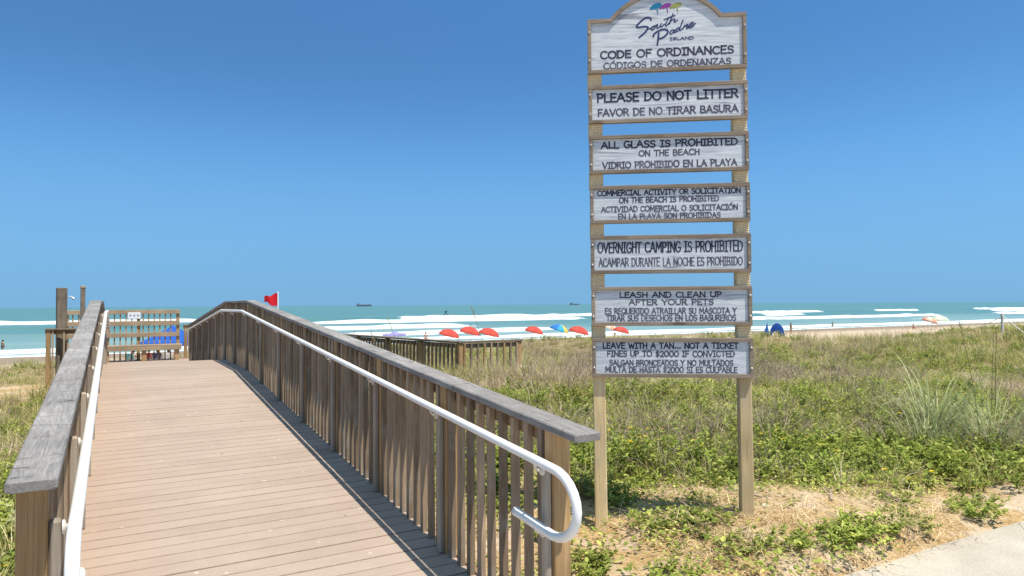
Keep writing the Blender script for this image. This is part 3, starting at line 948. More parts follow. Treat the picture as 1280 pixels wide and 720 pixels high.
GL['Ó'] = (.84, GL['O'][1] + [[(.40, 1.14), (.60, 1.36)]])

def stroke(mb, pts, t, z, org, ex, ey, ez, cap=0.45):
    """flat brush stroke: one mitred ribbon, a little proud of the board"""
    P = [Vector((p[0], p[1])) for p in pts]
    closed = (P[0] - P[-1]).length < 1e-6
    if closed: P = P[:-1]
    n = len(P)
    if not closed:
        P[0] = P[0] - (P[1] - P[0]).normalized() * t * cap
        P[-1] = P[-1] + (P[-1] - P[-2]).normalized() * t * cap
    L, R = [], []
    for i in range(n):
        a = P[(i - 1) % n] if (closed or i > 0) else P[i]
        b = P[(i + 1) % n] if (closed or i < n - 1) else P[i]
        d1 = (P[i] - a); d2 = (b - P[i])
        d1 = d1.normalized() if d1.length > 1e-9 else d2.normalized()
        d2 = d2.normalized() if d2.length > 1e-9 else d1
        d = (d1 + d2)
        d = d.normalized() if d.length > 1e-6 else d1
        nn = Vector((-d.y, d.x))
        k = min(1.6, 1.0 / max(.5, d.dot(d1)))
        L.append(P[i] + nn * t / 2 * k); R.append(P[i] - nn * t / 2 * k)
    W = lambda p, zz: org + ex * p.x + ey * p.y + ez * zz
    vs, fs = [], []
    for i in range(n):
        vs += [W(L[i], z), W(R[i], z), W(L[i], 0.0004), W(R[i], 0.0004)]
    m = n if closed else n - 1
    for i in range(m):
        a, b = i * 4, ((i + 1) % n) * 4
        fs += [(a + 1, b + 1, b, a), (a, b, b + 2, a + 2), (a + 3, b + 3, b + 1, a + 1)]
    if not closed:
        fs += [(0, 2, 3, 1), ((n - 1) * 4 + 1, (n - 1) * 4 + 3, (n - 1) * 4 + 2, (n - 1) * 4)]
    mb.add(vs, fs)

def text_line(mb, s, x0, x1, y0, h, weight, org, ex, ey, ez):
    tot, pen = 0.0, []
    for ch in s:
        w, st = GL[ch]
        pen.append((tot, st)); tot += w + .10
    tot -= .10
    kx = (x1 - x0) / tot
    t = min(.0145, h * .165, kx * .19) * weight
    y0 += t * .5; h -= t * 1.05
    x0 += t * .4; kx = (x1 - t * .4 - x0) / tot
    i = 0
    for (px, st) in pen:
        jy = random.uniform(-.02, .02) * h; js = random.uniform(.97, 1.03)
        for q in st:
            i += 1
            stroke(mb, [(x0 + (px + a) * kx, y0 + jy + b * h * js) for a, b in q], t * random.uniform(.93, 1.07), .0012 + (i % 9) * .00006, org, ex, ey, ez)
TEXT = [[('CODE OF ORDINANCES', 0.069, 1.016, 3.421, 0.064, 1.15), ('CÓDIGOS DE ORDENANZAS', 0.092, 0.995, 3.346, 0.051, 1)], [('PLEASE DO NOT LITTER', 0.042, 1.042, 3.104, 0.071, 1.2), ('FAVOR DE NO TIRAR BASURA', 0.048, 1.04, 3.002, 0.059, 1)], [('ALL GLASS IS PROHIBITED', 0.069, 1.034, 2.768, 0.056, 1.2), ('ON THE BEACH', 0.338, 0.769, 2.706, 0.047, 1), ('VIDRIO PROHIBIDO EN LA PLAYA', 0.079, 1.026, 2.622, 0.053, 1)], [('COMMERCIAL ACTIVITY OR SOLICITATION', 0.04, 1.049, 2.426, 0.044, 1.2), ('ON THE BEACH IS PROHIBITED', 0.196, 0.898, 2.373, 0.044, 1), ('ACTIVIDAD COMERCIAL O SOLICITACIÓN', 0.067, 1.028, 2.308, 0.045, 1), ('EN LA PLAYA SON PROHIBIDAS', 0.187, 0.908, 2.255, 0.044, 1)], [('OVERNIGHT CAMPING IS PROHIBITED', 0.039, 1.058, 2.014, 0.081, 1.2), ('ACAMPAR DURANTE LA NOCHE ES PROHIBIDO', 0.046, 1.055, 1.917, 0.064, 1)], [('LEASH AND CLEAN UP', 0.191, 0.909, 1.691, 0.045, 1.2), ('AFTER YOUR PETS', 0.257, 0.853, 1.639, 0.045, 1), ('ES REQUERIDO ATRAILLAR SU MASCOTA Y', 0.087, 1.009, 1.576, 0.046, 1), ('TIRAR SUS DESECHOS EN LOS BASUREROS', 0.098, 1.005, 1.526, 0.046, 1)], [('LEAVE WITH A TAN... NOT A TICKET', 0.069, 1.018, 1.328, 0.047, 1.2), ('FINES UP TO $2000 IF CONVICTED', 0.1, 0.993, 1.272, 0.046, 1), ('SALGAN BRONCEADOS Y NO MULTADOS', 0.116, 0.982, 1.209, 0.044, 1), ('MULTA DE HASTA $2000 SI ES CULPABLE', 0.087, 1.009, 1.16, 0.045, 1)]]
LOGO = [[(0.437, 3.692), (0.432, 3.706), (0.416, 3.711), (0.392, 3.706), (0.364, 3.684), (0.34, 3.661), (0.334, 3.649), (0.344, 3.642), (0.382, 3.646), (0.408, 3.644), (0.414, 3.633), (0.398, 3.609), (0.374, 3.586), (0.351, 3.569)], [(0.413, 3.63), (0.436, 3.631), (0.463, 3.649), (0.468, 3.644), (0.46, 3.628), (0.446, 3.618), (0.438, 3.624), (0.443, 3.638), (0.455, 3.646)], [(0.462, 3.642), (0.484, 3.657), (0.477, 3.637), (0.486, 3.631), (0.503, 3.647), (0.51, 3.663), (0.503, 3.644), (0.512, 3.639), (0.531, 3.658)], [(0.564, 3.704), (0.545, 3.667), (0.539, 3.65), (0.545, 3.643), (0.561, 3.661)], [(0.531, 3.69), (0.567, 3.704), (0.608, 3.716)], [(0.594, 3.731), (0.578, 3.69), (0.565, 3.655), (0.58, 3.68), (0.599, 3.691), (0.605, 3.685), (0.599, 3.672), (0.608, 3.67), (0.624, 3.683)], [(0.491, 3.595), (0.486, 3.554), (0.48, 3.508)], [(0.452, 3.569), (0.457, 3.587), (0.486, 3.608), (0.523, 3.619), (0.549, 3.613), (0.555, 3.595), (0.537, 3.572), (0.513, 3.557), (0.492, 3.553)], [(0.598, 3.61), (0.584, 3.611), (0.571, 3.598), (0.57, 3.586), (0.579, 3.584), (0.594, 3.597), (0.602, 3.611), (0.597, 3.596), (0.605, 3.593), (0.617, 3.601)], [(0.636, 3.626), (0.624, 3.624), (0.613, 3.613), (0.612, 3.602), (0.623, 3.601), (0.638, 3.617)], [(0.663, 3.68), (0.648, 3.643), (0.638, 3.614), (0.644, 3.607), (0.664, 3.625)], [(0.664, 3.622), (0.674, 3.64), (0.679, 3.635), (0.692, 3.647), (0.694, 3.641), (0.687, 3.624), (0.692, 3.619), (0.704, 3.628)], [(0.699, 3.629), (0.723, 3.64), (0.734, 3.655), (0.724, 3.659), (0.707, 3.643), (0.702, 3.629), (0.713, 3.622), (0.734, 3.634), (0.748, 3.653)]]
UMB = [[(0.424, 3.764), (0.433, 3.784), (0.45, 3.8), (0.471, 3.811), (0.497, 3.813), (0.518, 3.803), (0.511, 3.792), (0.504, 3.773), (0.497, 3.778), (0.49, 3.768), (0.478, 3.776), (0.468, 3.764), (0.457, 3.773), (0.445, 3.763), (0.435, 3.771)], [(0.498, 3.769), (0.509, 3.788), (0.53, 3.803), (0.558, 3.81), (0.584, 3.801), (0.577, 3.789), (0.571, 3.775), (0.563, 3.781), (0.553, 3.767), (0.542, 3.778), (0.53, 3.765), (0.518, 3.775), (0.509, 3.765)], [(0.568, 3.77), (0.582, 3.791), (0.605, 3.804), (0.634, 3.809), (0.655, 3.802), (0.652, 3.788), (0.645, 3.774), (0.633, 3.782), (0.624, 3.765), (0.612, 3.777), (0.6, 3.763), (0.589, 3.775), (0.579, 3.764)]]
HAND = [[(0.478, 3.767), (0.487, 3.755), (0.485, 3.736)], [(0.549, 3.767), (0.557, 3.753), (0.553, 3.737)], [(0.621, 3.767), (0.627, 3.755), (0.624, 3.738)]]

SR = Vector((0.80495, -0.59335, 0)); SN = Vector((-0.59335, -0.80495, 0)); SU = Vector((0, 0, 1))
SORG = Vector((2.9693, 3.9543, 0))
sign = thing('beach_rules_sign', 'tall wooden sign of seven whitewashed boards listing beach rules in English and Spanish', 'sign',
             SORG + SR * .555, math.atan2(SR.y, SR.x))
# local frame of the sign: x along the boards, -y towards the reader
X, Y, Z3 = Vector((1, 0, 0)), Vector((0, 1, 0)), Vector((0, 0, 1))
OX = -.555
LEAN = -.0065
lean = lambda z: LEAN * (z - 1.13)
panels = [(3.315, 3.712), (2.952, 3.2255), (2.587, 2.863), (2.227, 2.500), (1.866, 2.140), (1.4935, 1.7725), (1.128, 1.406)]
sp = MB()
for s in (.045, 1.065):
    m = MB()
    zb = float(ground_z(*(SORG + SR * s).xy)) - .4
    m.beam((OX + s + lean(zb), .062, zb), (OX + s + lean(3.6), .062, 3.6), .089, .089, (1, 0, 0), .006)
    m.build('post', M['signpost'], sign)
FB, FP, FD = .0265, .016, .036       # frame bar width, how far it stands proud, its depth
for i, (zb, zt) in enumerate(panels):
    zm = (zb + zt) / 2; dx = OX + lean(zm)
    s0, s1 = -.003, 1.116
    y_face = 0.0
    b = MB()
    if i == 0:
        R = .509; cx, cy = .553, 3.390
        def outline(off):
            ys = zt - off
            rr = R - off
            half = math.sqrt(max(0, rr * rr - (ys - cy) ** 2))
            pts = [(s1 - off, ys), (cx + half, ys)]
            a0 = math.atan2(ys - cy, half)
            for k in range(1, 32):
                a = a0 + (math.pi - 2 * a0) * k / 32
                pts.append((cx + rr * math.cos(a), cy + rr * math.sin(a)))
            pts += [(cx - half, ys), (s0 + off, ys)]
            return pts
        inner = outline(FB - .002); outer = outline(0)
        board = [(s0 + FB - .002, zb + FB - .002), (s1 - FB + .002, zb + FB - .002)] + inner
        b.prism([(dx + x, z - zm) for x, z in board], (0, 0, 0), X, Z3, Y, .018)
        po = b.build('panel', M['panel'], sign, (0, 0, zm))
        fr_ = MB()
        io = outline(FB); io[0] = (s1, io[0][1]); io[-1] = (s0, io[-1][1])
        for ring in range(len(outer) - 1):
            q = [outer[ring], outer[ring + 1], io[ring + 1], io[ring]]
            vs = []
            for x, z in q:
                vs += [(dx + x, -FP, z - zm), (dx + x, FD - FP, z - zm)]
            fr_.add(vs, [(0, 2, 4, 6), (7, 5, 3, 1), (2, 0, 1, 3), (6, 4, 5, 7)] + ([(0, 6, 7, 1)] if ring == 0 else []) + ([(4, 2, 3, 5)] if ring == len(outer) - 2 else []))
        fr_.beam((dx + s0, FD / 2 - FP, zb - zm + FB / 2), (dx + s1, FD / 2 - FP, zb - zm + FB / 2), FD, FB, (0, 1, 0), .002)
        for xx in (s0 + FB / 2, s1 - FB / 2):
            fr_.beam((dx + xx, FD / 2 - FP, zb - zm + FB + .001), (dx + xx, FD / 2 - FP, zt - zm - FB - .001), FB, FD, (1, 0, 0), .002)
    else:
        b.box((dx + (s0 + s1) / 2, .009, 0), (s1 - s0 - 2 * FB + .004, .018, zt - zb - 2 * FB + .004))
        po = b.build('panel', M['panel'], sign, (0, 0, zm))
        fr_ = MB()
        for zz in (zb + FB / 2, zt - FB / 2):
            fr_.beam((dx + s0, FD / 2 - FP, zz - zm), (dx + s1, FD / 2 - FP, zz - zm), FD, FB, (0, 1, 0), .002)
        for xx in (s0 + FB / 2, s1 - FB / 2):
            fr_.beam((dx + xx, FD / 2 - FP, zb - zm + FB + .0005), (dx + xx, FD / 2 - FP, zt - zm - FB - .0005), FB, FD, (1, 0, 0), .002)
    fr_.build('frame', M['frame'], po)
    org = Vector((dx, 0, -zm))
    for li, (s, a, c, y0, h, wgt) in enumerate(TEXT[i]):
        mb = MB()
        text_line(mb, s, a - lean(zm), c - lean(zm), y0, h, 1.12 if wgt > 1 else 1.0, org, X, Z3, -Y)
        mb.build('lettering', M['ink'] if wgt > 1 else M['ink_soft'], po)
    if i == 0:
        mb = MB()
        for k, q in enumerate(LOGO):
            P = [Vector(p) for p in q]
            S_ = []                                     # smooth the pen line
            for j in range(len(P) - 1):
                p0, p1, p2, p3 = P[max(j - 1, 0)], P[j], P[j + 1], P[min(j + 2, len(P) - 1)]
                for e in range(5):
                    t = e / 5
                    S_.append(.5 * ((2 * p1) + (p2 - p0) * t + (2 * p0 - 5 * p1 + 4 * p2 - p3) * t * t + (3 * p1 - p0 - 3 * p2 + p3) * t ** 3))
            S_.append(P[-1])
            big = k in (0, 6, 7)
            stroke(mb, [(p.x - lean(zm), p.y) for p in S_], .0125 if big else .0085, .0013 + k * .00007, org, X, Z3, -Y, .3)
        text_line(mb, "ISLAND", .567 - lean(zm), .738 - lean(zm), 3.537, .023, 1.25, org, X, Z3, -Y)
        mb.build('lettering', M['logo_ink'], po)
        for q, hd, mt in zip(UMB, HAND, ('teal', 'magenta', 'olive')):
            mb = MB()
            mb.prism([(x - lean(zm), z) for x, z in q], org, X, Z3, -Y, .0016)
            stroke(mb, [(x - lean(zm), z) for x, z in hd], .005, .0024, org, X, Z3, -Y, .3)
            mb.build('umbrella_emblem', M[mt], po)
    for xx in (s0 + FB / 2, s1 - FB / 2):
        for zz in (zb + (zt - zb) * .24, zb + (zt - zb) * .76):
            m = MB(); m.lathe((dx + xx, -FP, zz - zm), [(.0075, 0), (.0075, .003), (.004, .0055)], 10, axis=(0, -1, 0)); m.build('screw', M['screw'], po)
    if i > 0:
        for s in (.045, 1.065):
            z0, z1 = zt, panels[i - 1][0]
            m = MB()
            rr = []
            nn = max(4, int((z1 - z0 + .03) / .016))
            prof = []
            for k in range(nn):
                for e in range(4):
                    a = e / 4
                    prof.append((.0 + .0045 * math.sin(math.pi * a), -.012 + (z1 - z0 + .024) * (k + a) / nn - (z1 - z0) / 2))
            hw = .0475
            sec = []
            for cxs, cys in ((1, 1), (-1, 1), (-1, -1), (1, -1)):
                for e in range(4):
                    a0 = {(1, 1): 0, (-1, 1): 90, (-1, -1): 180, (1, -1): 270}[(cxs, cys)] + 30 * e
                    sec.append((cxs * (hw - .014) + .014 * math.cos(rad(a0)), cys * (hw - .014) + .014 * math.sin(rad(a0)), math.cos(rad(a0)), math.sin(rad(a0))))
            vs, fs = [], []
            for r_, h_ in prof:
                for x, y, nx_, ny_ in sec:
                    vs.append((x + nx_ * r_, y + ny_ * r_, h_))
            ns = len(sec)
            for k in range(len(prof) - 1):
                for e in range(ns):
                    fs.append((k * ns + e, k * ns + (e + 1) % ns, (k + 1) * ns + (e + 1) % ns, (k + 1) * ns + e))
            m.add(vs, fs, 0, True)
            m.build('rope_wrap', M['rope'], sign, (OX + s + lean((z0 + z1) / 2), .062, (z0 + z1) / 2))

# ---------------------------------------------------------------- plants
def blade(mb, base, az, length, width, lean, droop, tint, seg=4, mat=0, twist=0.0):
    """one grass blade: a narrow strip that bends over"""
    x, y, z = base
    dx, dy = math.cos(az), math.sin(az)
    px, py = -dy, dx
    ang = lean
    vs, fs = [], []
    for i in range(seg + 1):
        t = i / seg
        w = width * (1 - t) ** .7 * (.55 + .45 * min(1, t * 5)) if i < seg else width * .06
        tw = twist * t
        qx, qy, qz = px * math.cos(tw), py * math.cos(tw), math.sin(tw)
        vs += [(x - qx * w / 2, y - qy * w / 2, z - qz * w / 2), (x + qx * w / 2, y + qy * w / 2, z + qz * w / 2)]
        st = length / seg
        x += dx * math.sin(ang) * st; y += dy * math.sin(ang) * st; z += math.cos(ang) * st
        ang = min(2.6, ang + droop / seg)
    for i in range(seg):
        fs.append((2 * i, 2 * i + 1, 2 * i + 3, 2 * i + 2))
    mb.add(vs, fs, mat, True, tint)

def leaf(mb, p, az, pitch, ln, wd, tint, mat=0, roll=0.0):
    """a folded ovate leaf from point p"""
    d = Vector((math.cos(az) * math.cos(pitch), math.sin(az) * math.cos(pitch), math.sin(pitch)))
    s = Vector((-math.sin(az), math.cos(az), 0))
    up = d.cross(s) * -1
    s = s * math.cos(roll) + up * math.sin(roll)
    up = s.cross(d) * -1
    p = Vector(p)
    v = [p, p + d * ln * .35 + s * wd * .5 + up * wd * .16, p + d * ln * .75 + s * wd * .36 + up * wd * .1, p + d * ln - up * ln * .12,
         p + d * ln * .75 - s * wd * .36 + up * wd * .1, p + d * ln * .35 - s * wd * .5 + up * wd * .16, p + d * ln * .4 ]
    mb.add(v, [(0, 1, 6), (1, 2, 6), (2, 3, 6), (3, 4, 6), (4, 5, 6), (5, 0, 6)], mat, True, tint)

R = random
def grass_tuft(n, h, spread, lean0, dry_frac, w=.006):
    mb = MB()
    for i in range(n):
        a = R.uniform(0, 2 * math.pi); r = spread * math.sqrt(R.random())
        base = (r * math.cos(a), r * math.sin(a), -.03)
        tint = R.uniform(.75, 1) if R.random() < dry_frac else R.uniform(0, .75)
        blade(mb, base, a + R.uniform(-.9, .9), h * R.uniform(.5, 1.1), w * R.uniform(.7, 1.4), abs(R.gauss(lean0, .22)), R.uniform(.3, 1.7), tint, 4, 0, R.uniform(-.8, .8))
    return mb
def leaf_clump(n_stem, h, spread, per, ll, lw, flowers=0):
    mb = MB()
    for i in range(n_stem):
        a = R.uniform(0, 2 * math.pi); r = spread * math.sqrt(R.random()) * .5
        x, y, z = r * math.cos(a), r * math.sin(a), -.02
        hh = h * R.uniform(.45, 1.1); out = spread * R.uniform(.1, .6)
        pts = []
        for k in range(6):
            t = k / 5
            pts.append((x + math.cos(a) * out * t ** 1.4, y + math.sin(a) * out * t ** 1.4, z + hh * t * (1 - .15 * t)))
        mb.tube(pts, [.003, .003, .0025, .002, .002, .0012], 4, 0, False, .2)
        tt = R.uniform(0, .55)
        for k in range(per):
            t = .15 + .85 * (k + R.random()) / per
            q = min(4, int(t * 5)); f_ = t * 5 - q
            p = [pts[q][j] * (1 - f_) + pts[q + 1][j] * f_ for j in range(3)]
            leaf(mb, p, a + k * 2.4 + R.uniform(-.5, .5), R.uniform(-.2, .9), ll * R.uniform(.6, 1.15), lw * R.uniform(.7, 1.15), min(1, max(0, tt + R.uniform(-.2, .45))), 0, R.uniform(-.4, .4))
        if R.random() < flowers:
            p = Vector(pts[-1])
            for e in range(7):
                leaf(mb, p, e * .9, R.uniform(.1, .5), .022, .012, 0, 1)
    return mb
def twig_brush(n, h, spread):
    mb = MB()
    for i in range(n):
        a = R.uniform(0, 2 * math.pi); r = spread * math.sqrt(R.random()) * .6
        p = Vector((r * math.cos(a), r * math.sin(a), -.02))
        d = Vector((math.cos(a) * R.uniform(.1, .9), math.sin(a) * R.uniform(.1, .9), R.uniform(.5, 1))).normalized()
        tint = R.random()
        pts = [p.copy()]
        for k in range(5):
            d = (d + Vector((R.uniform(-.4, .4), R.uniform(-.4, .4), R.uniform(-.25, .25)))).normalized()
            p = p + d * h * R.uniform(.12, .3)
            pts.append(p.copy())
            if k > 1 and R.random() < .8:
                e = (d + Vector((R.uniform(-1, 1), R.uniform(-1, 1), R.uniform(-.3, .6)))).normalized()
                mb.tube([p, p + e * h * .12, p + e * h * .2 + Vector((0, 0, .01))], [.0018, .0014, .0008], 3, 0, False, tint)
        mb.tube(pts, [.004, .0034, .003, .0024, .0018, .001], 3, 0, False, tint)
    return mb
def ground_mat_patch(n, spread):
    """low spreading runners with small leaves, close to the sand"""
    mb = MB()
    for i in range(n):
        a = R.uniform(0, 2 * math.pi); r = spread * math.sqrt(R.random())
        p = (r * math.cos(a), r * math.sin(a), R.uniform(.0, .10) * (1 - .6 * r / spread))
        leaf(mb, p, R.uniform(0, 6.3), R.uniform(-.2, .8), R.uniform(.025, .05), R.uniform(.015, .028), R.random(), 0, R.uniform(-.5, .5))
    return mb

PROTO = bpy.data.collections.new("plant_sources")          # never linked to the scene: only read by the scatter nodes
def proto(name, mb, mats):
    o = bpy.data.objects.new(name, mb.mesh(name, mats, tint=True))
    return o
def scatter(name, protos, pts, rot, scl, idx, label=None):
    """one 'stuff' object: points that carry copies of a few small plant meshes"""
    c = bpy.data.collections.new(name + "_sources")
    for i, o in enumerate(protos):
        o.name = "%s_%02d" % (name, i)
        c.objects.link(o)
    me = bpy.data.meshes.new(name)
    n = len(pts)
    me.vertices.add(n); me.vertices.foreach_set("co", np.ascontiguousarray(pts, np.float32).ravel())
    at = me.attributes.new("rot", 'FLOAT_VECTOR', 'POINT'); at.data.foreach_set("vector", np.ascontiguousarray(rot, np.float32).ravel())
    at = me.attributes.new("scl", 'FLOAT', 'POINT'); at.data.foreach_set("value", np.ascontiguousarray(scl, np.float32))
    at = me.attributes.new("idx", 'INT', 'POINT'); at.data.foreach_set("value", np.ascontiguousarray(idx, np.int32))
    o = bpy.data.objects.new(name, me)
    COL.objects.link(o)
    ng = bpy.data.node_groups.new(name + "_scatter", 'GeometryNodeTree')
    ng.interface.new_socket("Geometry", in_out='INPUT', socket_type='NodeSocketGeometry')
    ng.interface.new_socket("Geometry", in_out='OUTPUT', socket_type='NodeSocketGeometry')
    N, L = ng.nodes, ng.links
    gi, go = N.new('NodeGroupInput'), N.new('NodeGroupOutput')
    iop = N.new('GeometryNodeInstanceOnPoints'); ci = N.new('GeometryNodeCollectionInfo')
    ci.inputs['Collection'].default_value = c
    ci.inputs['Separate Children'].default_value = True
    ci.inputs['Reset Children'].default_value = True
    def na(nm, ty):
        q = N.new('GeometryNodeInputNamedAttribute'); q.data_type = ty; q.inputs['Name'].default_value = nm
        return q.outputs['Attribute']
    e2r = N.new('FunctionNodeEulerToRotation')
    L.new(na("rot", 'FLOAT_VECTOR'), e2r.inputs[0])
    L.new(gi.outputs[0], iop.inputs['Points']); L.new(ci.outputs[0], iop.inputs['Instance'])
    iop.inputs['Pick Instance'].default_value = True
    L.new(na("idx", 'INT'), iop.inputs['Instance Index']); L.new(e2r.outputs[0], iop.inputs['Rotation'])
    L.new(na("scl", 'FLOAT'), iop.inputs['Scale']); L.new(iop.outputs[0], go.inputs[0])
    md = o.modifiers.new("scatter", 'NODES'); md.node_group = ng
    tag(o, kind='stuff')
    if label: o["label"] = label
    return o

def wedge_points(n_near, seed):
    """random ground points in front of the camera, thinning out with distance, a margin wider than the frame"""
    g = np.random.default_rng(seed)
    v = 2.6 * (52 / 2.6) ** (g.random(n_near) ** .80)          # depth
    a = rad(30.2) + np.radians(g.uniform(-46, 46, n_near))
    r = v / np.cos(a - rad(30.2))
    return r * np.sin(a), r * np.cos(a), v, g
def place(seed, n, accept, size, tilt=.12):
    x, y, v, g = wedge_points(n, seed)
    keep = g.random(n) < accept(x, y, v)
    x, y, v = x[keep], y[keep], v[keep]
    s = size(x, y, v, g)
    z = ground_z(x, y)
    m = len(x)
    rot = np.stack([g.normal(0, tilt, m), g.normal(0, tilt, m), g.uniform(0, 6.283, m)], -1)
    return np.stack([x, y, z], -1), rot, s, v, g

off_deck = lambda x, y: 1 - (x > -.55) * (x < 2.05) * (y < 24)
off_look = lambda x, y: 1 - (x > 5.2) * (x < 6.6) * (y > 11.3) * (y < 16.5)
def grow(d): return lambda x, y, v, g: g.uniform(.7, 1.25, len(x)) * (1 + .018 * np.clip(v - 12, 0, 40)) * d

brown = lambda x, y: sstep(.57, .63, fbm(x, y, 3.0, 201, 3))            # patches of dead brush
green = lambda x, y: sstep(.49, .56, fbm(x, y, 3.6, 301, 3))            # patches of fresh leaves
tall = lambda x, y: sstep(.48, .62, fbm(x, y, 5.0, 401, 3))
front = lambda x, y, v: np.exp(-((v - 6.7) / .95) ** 2)                  # the leafy fringe along the sand

# grasses
pr = [proto("t", grass_tuft(50, .34, .13, .4, .36, .0075), M['grass']) for _ in range(4)] + \
     [proto("t", grass_tuft(38, .5, .10, .28, .3, .009), M['grass']) for _ in range(3)]
acc = lambda x, y, v: veg_density(x, y) * off_deck(x, y) * off_look(x, y) * (.5 + .5 * (1 - brown(x, y))) * (1 - .55 * front(x, y, v)) * (1 - .5 * sstep(-.3, -1.0, x) * sstep(9, 6, y))
P_, R_, S_, V_, g = place(1, 15000, acc, grow(.82))
tl = tall(P_[:, 0], P_[:, 1])
idx = np.where(g.random(len(P_)) < .08 + .42 * tl, g.integers(4, 7, len(P_)), g.integers(0, 4, len(P_)))
scatter('dune_grass', pr, P_, R_, S_ * (.8 + .3 * tl), idx)
# dry straw among it
pr = [proto("t", grass_tuft(34, .40, .12, .55, 1.0, .0065), M['dry']) for _ in range(4)]
acc = lambda x, y, v: veg_density(x, y) * off_deck(x, y) * off_look(x, y) * (.28 + .2 * brown(x, y) - .18 * green(x, y)) * (1 - .6 * front(x, y, v))
P_, R_, S_, V_, g = place(2, 9000, acc, grow(.85))
scatter('dry_grass', pr, P_, R_, S_, g.integers(0, 4, len(P_)))
# low leafy cover
pr = [proto("t", leaf_clump(9, .22, .22, 12, .055, .026), [M['leaf'], M['flower']]) for _ in range(4)] + \
     [proto("t", leaf_clump(8, .26, .22, 12, .055, .026, .16), [M['leaf'], M['flower']]) for _ in range(1)]
acc = lambda x, y, v: veg_density(x, y) * off_deck(x, y) * off_look(x, y) * np.clip(.16 + .75 * green(x, y) + .75 * front(x, y, v) - .35 * brown(x, y), 0, 1)
P_, R_, S_, V_, g = place(3, 9000, acc, grow(.95))
scatter('leafy_ground_cover', pr, P_, R_, S_, np.where((g.random(len(P_)) < .045) & (V_ < 11), 4, g.integers(0, 4, len(P_))))
# creeping mats close to the ground
pr = [proto("t", ground_mat_patch(90, .30), M['leaf']) for _ in range(3)]
acc = lambda x, y, v: veg_density(x, y) * off_deck(x, y) * off_look(x, y) * np.clip(.25 + .6 * green(x, y), 0, 1)
acc4 = acc
acc = lambda x, y, v: np.clip(acc4(x, y, v) + .10 * (x > 2.1) * (y > 2.72) * (v < 6.5) * (((x - 2.95) ** 2 + (y - 3.8) ** 2) > .05) * (((x - 3.8) ** 2 + (y - 3.2) ** 2) > .05), 0, 1)
P_, R_, S_, V_, g = place(4, 6500, acc, grow(1.0), .06)
scatter('creeping_vines', pr, P_, R_, S_, g.integers(0, 3, len(P_)))
# dead brush
pr = [proto("t", twig_brush(26, .5, .26), M['twig']) for _ in range(4)]
acc = lambda x, y, v: veg_density(x, y) * off_deck(x, y) * off_look(x, y) * np.clip(.02 + .45 * brown(x, y) + .22 * np.exp(-((v - 7.8) / .8) ** 2), 0, 1)
P_, R_, S_, V_, g = place(5, 6500, acc, grow(.8))
scatter('dead_brush', pr, P_, R_, S_, g.integers(0, 4, len(P_)))
# pale grey green leaves on the far side of the ramp
pr = [proto("t", leaf_clump(9, .16, .26, 12, .045, .024), [M['pale_leaf'], M['flower']]) for _ in range(3)]
acc = lambda x, y, v: (x < -.45) * (y > 2.7) * np.clip(.95 * sstep(3.5, 4.6, y) * sstep(9.5, 6.5, y) + .5 * sstep(12, 16, y) * sstep(.4, .6, fbm(x, y, 3, 91)), 0, 1) * off_deck(x, y)
P_, R_, S_, V_, g = place(6, 5200, acc, grow(.9))
scatter('pale_ground_cover', pr, P_, R_, S_, g.integers(0, 3, len(P_)))
# fallen straw on the sand by the path
mb_ = []
for _ in range(3):
    m = MB()
    for i in range(34):
        a = R.uniform(0, 6.3); r = .22 * math.sqrt(R.random())
        blade(m, (r * math.cos(a), r * math.sin(a), R.uniform(.0, .012)), R.uniform(0, 6.3), R.uniform(.05, .16), R.uniform(.0025, .006), R.uniform(1.2, 1.6), R.uniform(-.1, .2), R.random(), 2)
    mb_.append(m)
pr = [proto("t", m, M['litter']) for m in mb_]
acc = lambda x, y, v: sstep(2.6, 2.72, y) * (x > 1.9) * sstep(8.5, 6.5, v) * np.clip(.12 + sstep(.42, .6, fbm(x, y, .9, 66)), 0, 1)
P_, R_, S_, V_, g = place(7, 16000, acc, lambda x, y, v, g: g.uniform(.7, 1.3, len(x)), .04)
scatter('straw_litter', pr, P_ + np.array([0, 0, .004]), R_, S_, g.integers(0, 3, len(P_)))

# ---- single weeds standing in the open sand (things)
weed_src = [leaf_clump(24, .13, .25, 13, .048, .021) for _ in range(4)]
weed_me = [m.mesh('leafy_weed', [M['leaf'], M['flower']], tint=True) for m in weed_src]
def weed(x, y, s, label, group=None, sz=1.0):
    if y < 2.9 and x > 2: y += .11
    o = link_mesh('leafy_weed', R.choice(weed_me), None, (x, y, float(ground_z(x, y)) - .004))
    o.rotation_euler = (R.uniform(-.1, .1), R.uniform(-.1, .1), R.uniform(0, 6.3))
    o.scale = (s, s, s * sz)
    return tag(o, label, 'weed', group or 'leafy weeds in the open sand')
weed(2.63, 3.50, .75, 'small leafy weed on the sand mound beside the curled end of the white handrail')
weed(3.32, 3.72, .85, 'bushy green weed on the sand just in front of the left sign post')
for x, y, s in ((3.50, 3.50, .85), (3.62, 3.44, .7), (3.42, 3.36, .65), (3.55, 3.62, .6)):
    weed(x, y, s, 'one of the green weeds tangled together on the sand between the two sign posts', 'weed tangle between the sign posts')
weed(2.90, 3.04, .9, 'leafy weed at the photo\'s bottom edge below the left half of the sign')
weed(3.44, 3.06, .8, 'leafy weed on bare sand below the right sign post, near the photo bottom')
weed(3.72, 2.82, .9, 'leafy weed against the left end of the visible concrete path edge')
for x, y, s in ((3.98, 2.70, 1.0), (4.14, 2.72, .9), (4.30, 2.68, 1.05), (4.47, 2.66, .85)):
    weed(x, y, s, 'one of the dense green weeds lining the middle of the concrete path edge', 'weeds lining the path edge')
weed(4.84, 2.62, .7, 'low weed beside the path edge, right of the dense green clump')
